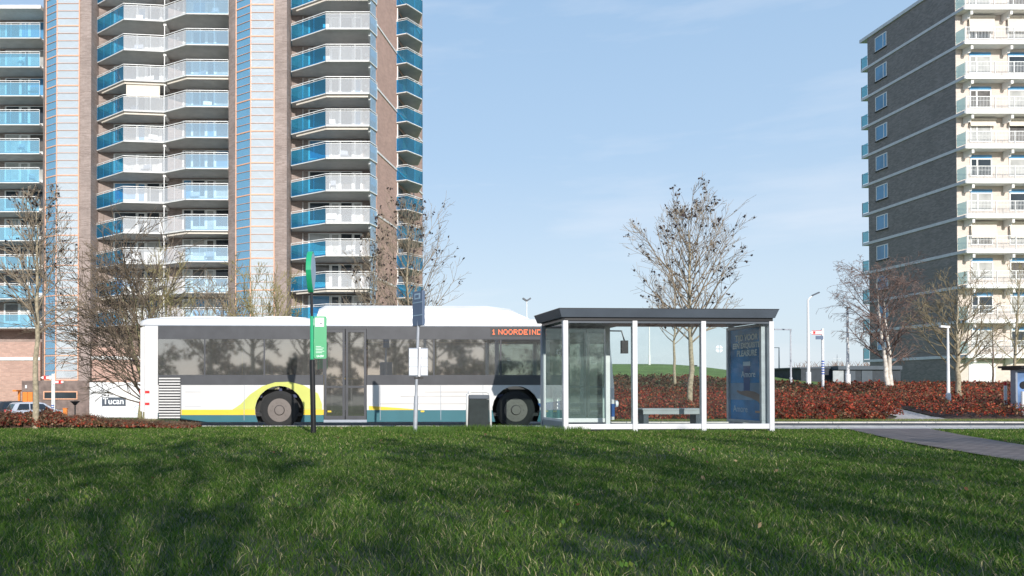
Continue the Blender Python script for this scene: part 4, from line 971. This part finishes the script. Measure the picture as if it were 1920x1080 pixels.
# front
b = MB()
prof = [(BL-.35,0),(BL-.12,.12),(BL-.02,.4),(BL,BW/2),(BL-.02,BW-.4),(BL-.12,BW-.12),(BL-.35,BW)]
MB().prism(prof + [(BL-.45,BW),(BL-.45,0)], .22, 1.02).build('front_panel', M['buswhite'], BUS)
po = [(p[0]+.005, p[1]) for p in prof]
MB().prism([(BL-.35,-.004),(BL-.115,.116),(BL-.015,.4),(BL+.005,BW/2),(BL,BW/2),(BL-.025,.4),(BL-.13,.13),(BL-.35,.001)], .3, .62).build('front_blue', M['dblue'], BUS)
w_ = MB(); n0 = len(prof)
lowr = [(p[0], p[1], 1.02) for p in prof]; upr = [(p[0]-.13, p[1]+(.03 if p[1] < .2 else (-.03 if p[1] > BW-.2 else 0)), zt-.02) for p in prof]
for i in range(n0-1): w_.poly([lowr[i], lowr[i+1], upr[i+1], upr[i]])
w_.build('windscreen', M['busglass'], BUS, smooth=True)
MB().tube([(BL-.05,.28,.62),(BL+.01,.28,.62)], .09, 14).tube([(BL-.05,BW-.28,.62),(BL+.01,BW-.28,.62)], .09, 14).build('headlight', M['frost'], BUS)
MB().tube([(BL-.3,.1,zt-.1),(BL-.02,-.12,zt-.12),(BL+.02,-.2,zt-.36)], .02, 6).bar((BL+.02,-.2,zt-.36),(BL+.02,-.2,zt-.68),.16,.10).build('mirror', M['black'], BUS)
# roof shell with rounded eaves
rs = MB(); sec = [(0,zt+.001),(.0,zt+.05),(.04,ztop-.02),(.14,ztop+.03),(.4,ztop+.05),(BW-.4,ztop+.05),(BW-.14,ztop+.03),(BW-.04,ztop-.02),(BW,zt+.05),(BW,zt+.001)]
us = [(.0,.25),(.15,.08),(.4,0),(BL-.6,0),(BL-.2,.1),(BL-.08,.3)]
for u, ins in us:
    for (v, z) in sec:
        vv = BW/2+(v-BW/2)*(1-ins*.18); rs.v.append((u, vv, zt+(z-zt)*(1-ins*1.2)))
k = len(sec)
for i in range(len(us)-1):
    for j in range(k-1): rs.f.append((i*k+j, (i+1)*k+j, (i+1)*k+j+1, i*k+j+1))
rs.f.append(tuple(range(k))); rs.f.append(tuple((len(us)-1)*k+i for i in reversed(range(k))))
rs.build('roof', M['buswhite'], BUS, smooth=True)
MB().box(.1,BL-.5,-.012,-.0,zt-.004,zt+.022).build('rain_gutter', M['alud'], BUS)
def pod(u0, u1, z1, ins0, ins1, v0=.18):
    b = MB(); z0 = ztop+.02; st = [(u0,0),(u0+ins0*.3,.75),(u0+ins0,1),(u1-ins1,1),(u1-ins1*.45,.78),(u1,0)]
    for u, t in st:
        zz = z0+(z1-z0)*t
        for (v, z) in ((v0,z0),(v0+.02,z0+(zz-z0)*.75),(v0+.16,zz),(BW-v0-.16,zz),(BW-v0-.02,z0+(zz-z0)*.75),(BW-v0,z0)): b.v.append((u, v, z))
    for i in range(5):
        for j in range(5): b.f.append((i*6+j, (i+1)*6+j, (i+1)*6+j+1, i*6+j+1))
    b.f.append(tuple(range(6))); b.f.append(tuple(30+i for i in reversed(range(6)))); b.build('roof_pod', M['buswhite'], BUS)
pod(bu(592), bu(1000), bz(570), .25, 1.1); pod(bu(285), bu(588), bz(591), .5, .5, .3)
for u in (bu(592)+.9, bu(592)+2.0, bu(592)+3.1, bu(592)+4.2): MB().box(u-.008,u+.008,.176,.19,ztop+.04,bz(570)-.12).build('pod_seam', M['alud'], BUS)
for u in (1.2, 3.0): MB().box(u,u+.7,.5,1.9,ztop+.05,ztop+.11).build('roof_hatch', M['buswhite'], BUS)
# destination display
dp = MB().box(bu(920),bu(1014),-.004,-.0015,bz(630),bz(614)).build('destination_display', M['black'], BUS)
lt = MB(); x = bu(924); rd = random.Random(4)
glyph = {'N':['10001','11001','10101','10011','10001'],'O':['01110','10001','10001','10001','01110'],'R':['11110','10001','11110','10010','10001'],'D':['11110','10001','10001','10001','11110'],'E':['11111','10000','11110','10000','11111'],'I':['010','010','010','010','010'],'1':['010','110','010','010','111'],' ':['00']*5}
ps = .021
for ch in '1 NOORDEINDE':
    gl_ = glyph[ch]
    for r_, row in enumerate(gl_):
        for c_, q in enumerate(row):
            if q == '1': lt.box(x+c_*ps, x+c_*ps+ps*.72, -.0075, -.0045, bz(617)-.02-r_*ps*1.25, bz(617)-.02-r_*ps*1.25+ps*.95)
    x += (len(gl_[0])+1)*ps
lt.build('led_lettering', M['led'], dp)
# wheels
for u in WH:
    for v0, v1 in ((.04,.32), (BW-.32,BW-.04)):
        vo = v0 if v0 < 1 else v1; sg = -1 if v0 < 1 else 1
        prf = [(v0,.40),(v0+.03,WR),(v1-.03,WR),(v1,.40)]
        w_ = MB(); w_.tube([(u,p[0],.47) for p in prf], [p[1] for p in prf], 32).build
        ww = w_.build('wheel', M['rubber'], BUS)
        rm = MB().tube([(u,vo+sg*.001,.47),(u,vo+sg*.012,.47)], .29, 28).tube([(u,vo+sg*.012,.47),(u,vo+sg*.05,.47)], [.13,.11], 18)
        for i in range(10):
            a = i*math.pi/5; rm.tube([(u+.2*math.cos(a),vo+sg*.012,.47+.2*math.sin(a)),(u+.2*math.cos(a),vo+sg*.03,.47+.2*math.sin(a))], .018, 6)
        rm.build('rim', M['rim'], ww)
    MB().box(u-.62,u+.62,.35,BW-.35,.2,.98).build('wheel_housing', M['black'], BUS)
    for va, vb in ((.03,.36),(BW-.36,BW-.03)):
        ln_ = MB()
        for i in range(14):
            t0, t1 = math.pi*i/14, math.pi*(i+1)/14; c0, s0, c1, s1 = math.cos(t0), math.sin(t0), math.cos(t1), math.sin(t1)
            ln_.poly([(u+.605*c0,va,.47+.605*s0),(u+.605*c1,va,.47+.605*s1),(u+.605*c1,vb,.47+.605*s1),(u+.605*c0,vb,.47+.605*s0)])
        ln_.build('wheel_arch_lining', M['black'], BUS)

# floor and cabin
MB().box(.2,BL-.5,.06,BW-.06,.32,.40).box(.9,BL-.6,.4,BW-.4,.16,.319).build('chassis', M['black'], BUS)
MB().box(.13,BL-.5,.052,BW-.052,zt-.06,zt-.002).build('ceiling', M['floorg'], BUS)
MB().box(.13,1.4,.06,BW-.06,.41,1.5).build('engine_bay', M['floorg'], BUS)
su = 1.7
while su < 8.9:
    if not (md0-.5 < su < md1+.1):
        for v in (.14, 1.55):
            s_ = MB().box(su,su+.42,v,v+.84,.78,.86).box(su-.02,su+.05,v,v+.40,.862,1.45).box(su-.02,su+.05,v+.44,v+.84,.862,1.45).build('seat', M['seat'], BUS)
    su += .86
b = MB()
for u in (2.4, 4.2, md0, md1, 7.4, 8.8): b.tube([(u,.95,.4),(u,.95,zt-.06)], .018, 6)
b.tube([(1.6,.95,zt-.35),(9.5,.95,zt-.35)], .016, 6); b.build('grab_pole', M['amber'], BUS)
MB().box(BL-1.25,BL-1.2,1.2,BW-.1,.41,1.7).box(BL-.75,BL-.5,.3,BW-.2,.41,1.1).build('driver_cab', M['busdark'], BUS)

# ------------------------------------------------------------ bus shelter
SR = R(3.0); SX, SY = 4.25, 15.95; SW, SD = 4.22, 1.5
SHL = thing('bus_shelter', 'glass bus shelter with silver posts and flat anthracite roof', 'bus shelter', (SX, SY, 0), SR)
H1 = 2.22
def post(x, y, m='alu', z1=H1, w_=.10): MB().box(x-w_/2,x+w_/2,y-w_/2,y+w_/2,-.03,z1).build('post', M[m], SHL, bevel=.008)
for x in (0, SW/3, 2*SW/3, SW): post(x, 0)
post(-.0, SD, 'alud'); post(1.42, SD); post(SW, SD, 'alud')  # left rear post takes the darker grey: its shade side is in the colour
for i in range(3):
    a, c = SW/3*i+.052, SW/3*(i+1)-.052
    MB().box(a,c,-.04,.04,.05,.155).build('bottom_rail', M['alu'], SHL, bevel=.006)
    MB().box(a,c,-.006,.006,.155,H1-.05).build('glass_pane', M['sglass'], SHL)
    MB().box(a,c,-.03,.03,H1-.05,H1).build('top_rail', M['anthr'], SHL)
for x in (0,):
    MB().box(x-.03,x+.03,.052,SD-.052,.06,.20).build('side_rail', M['alud'], SHL, bevel=.006)
    MB().box(x-.025,x+.025,.052,.08,.2,H1-.1).box(x-.025,x+.025,SD-.10,SD-.052,.2,H1-.6).box(x-.02,x+.02,.08,SD-.1,.2,.24).build('glass_frame', M['alu'], SHL)
    MB().box(x-.006,x+.006,.08,SD-.1,.24,H1-.05).build('glass_pane', M['sglass'], SHL)
MB().box(.052,1.36,SD-.03,SD+.03,.12,.21).build('road_rail', M['alu'], SHL, bevel=.006)
MB().box(.052,1.36,SD-.006,SD+.006,.21,H1-.05).build('glass_pane', glass('tinted shelter glass', (.80,.89,.87), .04, .07, (.5,.62,.58)), SHL)
MB().box(.052,1.36,SD-.02,SD+.02,H1-.05,H1).build('top_rail', M['anthr'], SHL)
MB().box(-.02,SW+.02,-.055,SD+.055,H1,H1+.062).build('roof_frame', M['black'], SHL)
rt, rbm = 2.448, H1+.062
b = MB(); lo_ = [(-.10,-.10),(SW+.04,-.10),(SW+.04,SD+.10),(-.10,SD+.10)]; hi_ = [(-.155,-.14),(SW+.10,-.14),(SW+.10,SD+.15),(-.155,SD+.15)]
b.v = [(x,y,rbm) for x, y in lo_] + [(x,y,rt) for x, y in hi_]; b.f = [(3,2,1,0),(4,5,6,7),(0,1,5,4),(1,2,6,5),(2,3,7,6),(3,0,4,7)]
b.build('roof', M['anthr'], SHL)
MB().box(-.16,SW+.105,-.145,SD+.155,rt+.001,rt+.012).build('roof_trim', M['black'], SHL)
# glass stickers
def sticker(x, y, z, s=.075):
    b = MB()
    for q in range(4):
        a = q*math.pi/2+math.pi/4; ca, sa = math.cos(a), math.sin(a)
        pts = []
        for k_ in range(7):
            t = a-R(38)+R(76)*k_/6; pts.append((x+math.cos(t)*s+ca*.008, z+math.sin(t)*s+sa*.008))
        b.xprism([(x+ca*.02, z+sa*.02)] + pts, y-.003, y-.001)
    b.build('glass_sticker', M['frost'], SHL)
sticker(.34, SD-.008, 1.66, .055); sticker(3.15, -.008, 1.66, .065)
for z in (.42, .50, .58): MB().box(.30,.32,SD-.010,SD-.008,z,z+.04).build('glass_sticker', M['frost'], SHL)
# poster case on the right side
px0 = SW-.05
pc = MB().box(px0-.09,px0+.09,.09,1.47,.14,.20).box(px0-.09,px0+.09,.09,1.47,2.13,2.19).box(px0-.09,px0+.09,.09,.17,.20,2.13).box(px0-.09,px0+.09,1.40,1.47,.20,2.13).build('poster_case', M['steel'], SHL, bevel=.01)
MB().box(px0-.03,px0+.03,.17,1.40,.20,2.13).build('poster', M['poster'], pc)
xx = px0-.033
MB().box(xx-.001,xx+.001,.175,1.395,.62,.98).build('poster_band', M['posterlow'], pc)
# printed objects: jar, arm/hand outline
MB().box(xx-.0035,xx-.0015,.62,.86,.78,1.34).build('printed_jar', M['dblue'], pc)
MB().box(xx-.004,xx-.002,.60,.88,1.34,1.43).build('printed_lid', M['postext'], pc)
hand = [(.18,.52),(.18,.72),(.45,.80),(.75,.82),(.98,.80),(1.12,.83),(1.13,.79),(1.0,.74),(.80,.70),(.55,.66),(.34,.60)]
MB().poly([(xx-.0045, y, z) for y, z in hand]).build('printed_hand', M['skin'], pc)
MB().box(xx-.004,xx-.002,.24,.42,.36,.40).build('printed_button', M['orange'], pc)
# lettering reads correctly from inside (looking towards +x): text runs from far (+y) to near
def pt(s, y, z, size, m='frost', **kw):
    mt = Matrix(((0,0,-1,xx-.004),(-1,0,0,y),(0,1,0,z),(0,0,0,1)))
    lettering('poster_lettering', s, size, M[m], pc, mt, extrude=.001, **kw)
pt('TIJD VOOR', .76, 1.88, .175, align='CENTER', bold=.006, shear=.1); pt('EEN EXQUISITE', .76, 1.72, .155, align='CENTER', bold=.006, shear=.1); pt('PLEASURE', .74, 1.55, .175, align='CENTER', bold=.006, shear=.1)
pt('Amore', .95, 1.10, .19, 'frost'); pt('Amore', 1.28, .36, .2, 'postext')
MB().box(px0-.09,px0+.09,1.1,1.18,-.02,.139).build('case_leg', M['alud'], SHL)
# glass tint of the case front
MB().box(px0-.075,px0-.07,.17,1.40,.20,2.13).build('case_glass', glass('case glass', (.96,.98,.99), -.11), pc)
# bench inside
BN = thing('bench', 'grey slatted bench standing inside the bus shelter', 'bench', (SX+1.85, SY+.75+.1, 0), SR)
b = MB()
for i in range(4): b.box(0,1.32,i*.095,i*.095+.08,.405,.44)
b.build('seat', M['seatgrey'], BN, bevel=.004)
MB().box(.02,1.3,.01,.04,.32,.404).box(.02,1.3,.33,.36,.32,.404).build('seat_rail', M['seatgrey'], BN)
for x in (.04, 1.17): MB().box(x,x+.11,.045,.325,-.01,.319).build('leg', M['anthr'], BN, bevel=.006)

# ------------------------------------------------------------ stop poles and bin
DP = 15.4
XG = PX(588, DP); GP = thing('green_stop_pole', 'black pole with big green teardrop top and green bus stop panel', 'stop sign', (XG, DP, 0))
MB().tube([(.0,0,-.02),(-.03,0,PZ(675,DP)),(-.03,0,PZ(674,DP))], [.052,.052,.02], 16).build('lower_pole', M['black'], GP)
MB().tube([(-.03,0,PZ(674,DP)+.001),(-.035,0,PZ(593,DP))], .036, 14).build('green_sleeve', M['green'], GP)
MB().tube([(-.035,0,PZ(593,DP)+.001),(-.04,0,PZ(548,DP))], .027, 12).build('upper_pole', M['black'], GP)
# teardrop: plane nearly edge-on, ring with face
tz = PZ(510, DP); b = MB(); prof = []
for i in range(28):
    a = 2*math.pi*i/28; r = .40; q = Vector((math.cos(a)*r*.80, math.sin(a)*r))
    if q.y < 0: q.x *= (1+q.y/r*.45)
    prof.append(q)
def tear(thk0, thk1, sc_): 
    b = MB(); k = len(prof)
    for t in (thk0, thk1): b.v += [(t, p.x*sc_, tz+p.y*sc_) for p in prof]
    b.f.append(tuple(range(k))); b.f.append(tuple(k+i for i in reversed(range(k))))
    for i in range(k): b.f.append((i, k+i, k+(i+1) % k, (i+1) % k))
    return b
rotz = Matrix.Translation((-.05, 0, 0)) @ Matrix.Rotation(R(-6), 4, 'Z') 
tb = tear(-.055, .045, 1).xf(rotz).build('teardrop_top', M['green'], GP, bevel=.01)
tear(.046, .05, .90).xf(rotz).build('sign_face', M['signface'], tb)
MB().tube([(-.04,0,PZ(548,DP)+.001),(-.045,0,tz-.36)], .033, 10).build('collar', M['green'], GP)
pz0, pz1 = PZ(672.5, DP), PZ(593, DP)
def rr_poly(x0, x1, z0, z1, r):
    pts = []
    for cx0, cz0, a0 in ((x1-r,z0+r,-90),(x1-r,z1-r,0),(x0+r,z1-r,90),(x0+r,z0+r,180)):
        for i in range(5): a = R(a0+90*i/4); pts.append((cx0+math.cos(a)*r, cz0+math.sin(a)*r))
    return pts
pn = MB().xprism(rr_poly(.01, .25, pz0, pz1, .03), -.02, .02).build('stop_panel', M['greenl'], GP)
MB().box(.03,.20,-.024,-.0205,pz1-.20,pz1-.03).build('white_field', M['frost'], pn)
MB().box(.115,.165,-.028,-.0245,pz1-.15,pz1-.135).tube([(.12,-.026,pz1-.12),(.14,-.026,pz1-.10),(.165,-.026,pz1-.125)], .003, 4).build('bus_symbol', M['anthr'], pn)
for i, wd_ in enumerate((.10,.15,.13,.16,.12)): MB().box(.045,.045+wd_,-.023,-.0205,pz0+.23-i*.03,pz0+.238-i*.03).build('small_print', M['frost'], pn)
lettering('lettering', 'U-OV', .055, M['frost'], pn, Matrix.Translation((.06, -.0215, pz0+.03)) @ RX, extrude=.001, bold=.002)
TP = thing('timetable_pole', 'leaning galvanised stop pole with timetable boxes and narrow sign', 'stop sign', (PX(778, DP), DP, 0))
lx = lambda z: .035*z/1.0*.9
MB().tube([(0,0,-.02),(lx(.72),0,.72)], .042, 14).build('lower_pole', M['steel'], TP)
MB().tube([(lx(.72),0,.721),(lx(2.72),0,2.72)], .027, 12).build('upper_pole', M['steel'], TP)
zt0, zt1 = PZ(705,DP), PZ(652.5,DP)
for x0, x1, rz_ in ((-.16,.02,R(-8)), (.05,.20,R(12))):
    c_ = Matrix.Translation((lx(1.4),0,0)) @ Matrix.Rotation(rz_, 4, 'Z')
    o = MB().box(x0,x1,-.06,-.02,zt0,zt1).xf(c_).build('timetable_box', M['alud'], TP, bevel=.006)
    MB().box(x0+.012,x1-.012,-.064,-.0605,zt0+.02,zt0+.17).box(x0+.012,x1-.012,-.064,-.0605,zt0+.18,zt0+.34).box(x0+.012,x1-.012,-.064,-.0605,zt0+.35,zt1-.02).xf(c_).build('timetable_sheet', M['paper'], o)
MB().bar((lx(1.4)+.035,-.05,zt0-.01),(lx(1.4)+.045,-.05,zt1+.01),.035,.05).build('box_spine', M['alu'], TP)
MB().box(-.04,.14,-.03,.04,zt0-.06,zt0-.02).xf(Matrix.Translation((.02,0,0))).build('bracket', M['black'], TP)
c_ = Matrix.Translation((lx(2.3),0,0)) @ Matrix.Rotation(R(-62), 4, 'Z')
o = MB().box(-.18,.18,-.03,.03,PZ(611,DP),PZ(546,DP)).xf(c_).build('stop_board', M['blue'], TP, bevel=.008)
MB().box(-.10,.10,-.034,-.0305,PZ(561,DP),PZ(550,DP)).box(-.17,.17,-.034,-.0305,PZ(568,DP),PZ(566.5,DP)).box(-.17,.17,-.034,-.0305,PZ(592,DP),PZ(590.5,DP)).xf(c_).build('board_marking', M['signface'], o)
MB().box(-.06,.06,-.038,-.0345,PZ(558,DP),PZ(553,DP)).xf(c_).build('bus_symbol', M['blue'], o)
DB = 16.3; BX = PX(873, DB); LB = thing('litter_bin', 'dark panelled litter bin under a white tubular hoop left of the shelter', 'bin', (BX, DB, 0))
hz = PZ(734, DB); wd_ = PX(922, DB)-BX; r = .09
pts = [(.02,0,-.02),(.035,0,hz-r)] + [(.035+r-r*math.cos(R(a)),0,hz-r+r*math.sin(R(a))) for a in (22,45,67,90)] + [(wd_-.035-r+r*math.sin(R(a)),0,hz-r+r*math.cos(R(a))) for a in (0,22,45,67,90)] + [(wd_-.02,0,-.02)]
MB().tube(pts, .024, 12).build('hoop', M['white'], LB, smooth=True)
MB().prism([(.06,-.03),(wd_-.06,-.03),(wd_-.06,.27),(.06,.27)], .04, hz-.16).build('bin_body', M['bin'], LB, bevel=.012)
MB().prism([(.055,-.04),(wd_-.055,-.04),(wd_-.055,.28),(.055,.28)], hz-.155, hz-.07).build('bin_lid', M['anthr'], LB, bevel=.015)
# tall tufts round the poles
def tufts(spots, per, name, label):
    Vs, Fs, Cs, off = [], [], [], 0
    for x, y, rad, h in spots:
        n = per; a = rng.random(n)*6.28; q = rad*np.sqrt(rng.random(n)); px_ = x+np.cos(a)*q*1.6; py_ = y+np.sin(a)*q*.5; hh = h*(.4+.8*rng.random(n))
        la = rng.random(n)*6.28; ln_ = hh*.7*rng.random(n); wv = .004
        z0 = np.zeros(n)
        p = np.stack([np.stack([px_-wv, py_, z0], -1), np.stack([px_+wv, py_, z0], -1), np.stack([px_+wv*.7+np.cos(la)*ln_*.4, py_+np.sin(la)*ln_*.4, hh*.6], -1), np.stack([px_-wv*.7+np.cos(la)*ln_*.4, py_+np.sin(la)*ln_*.4, hh*.6], -1), np.stack([px_+np.cos(la)*ln_, py_+np.sin(la)*ln_, hh], -1)], 1)
        Vs.append(p.reshape(-1, 3)); k = off+np.arange(n)*5; Fs += [np.stack([k,k+1,k+2],-1), np.stack([k,k+2,k+3],-1), np.stack([k+3,k+2,k+4],-1)]; off += 5*n
        Cs.append(np.repeat(np.array([[.09,.17,.03],[.13,.2,.05],[.06,.13,.02]])[rng.integers(0,3,n)], 5, 0))
    tag(npmesh(name, np.concatenate(Vs), np.concatenate(Fs), M['grassv'], colors=np.concatenate(Cs)), label, 'grass', kind='stuff')
tufts([(PX(770,15.3),15.4,.3,.13),(PX(800,15.4),15.5,.35,.11),(PX(850,16),16.2,.4,.12),(PX(880,16),16.25,.25,.12),(PX(915,16),16.2,.3,.14),(PX(960,16),16.4,.5,.10),(PX(1000,16),16.4,.4,.12),(PX(1070,15.8),15.85,.25,.12),(PX(740,16),16.2,.4,.1),(PX(1200,15.8),15.9,.5,.06),(PX(1330,15.8),15.95,.5,.07)], 420, 'tall_grass', 'taller rough grass growing around the stop poles, bin and shelter feet')
for o in bpy.data.objects:
    if '_w' in o: del o['_w']
# rough grass verge across the road
n = 60000; x = -3+rng.random(n)*48; y = 23.5+rng.random(n)*.75; zz = ground(x, y)
a = rng.random(n)*6.28; h = .05+.05*rng.random(n)
Vv = np.stack([np.stack([x-.006, y, zz], -1), np.stack([x+.006, y, zz], -1), np.stack([x+np.cos(a)*.03, y+np.sin(a)*.03, zz+h], -1)], 1).reshape(-1, 3)
Cc = np.repeat(np.array([[.10,.15,.04],[.16,.20,.06],[.30,.24,.13]])[rng.choice(3, n, p=[.45,.35,.2])], 3, 0)
tag(npmesh('verge_grass', Vv, np.arange(3*n).reshape(-1, 3), M['grassv'], colors=Cc), 'thin rough grass verge between the road and the red shrub bed', 'grass', kind='stuff')
# broad leaved weeds in the lawn
cen = rng.random((12, 2)); cy2 = 3.6+cen[:, 0]*5; cx2 = (-CX/F*cy2)+cen[:, 1]*(1920/F)*cy2
pp = np.concatenate([np.stack([x+rng.normal(size=12)*.045, y+rng.normal(size=12)*.045, .04+rng.random(12)*.03], -1) for x, y in zip(cx2, cy2)])
V, Fq, C = leafcloud(pp, .015, np.array([[.10,.20,.03],[.07,.15,.02],[.20,.26,.05]])[rng.integers(0, 3, len(pp))], flat=.0, asp=.7)
tag(npmesh('lawn_weeds', V, Fq, M['leafv'], colors=C), 'small broad leaved weeds dotted in the near lawn', 'weeds', kind='stuff')
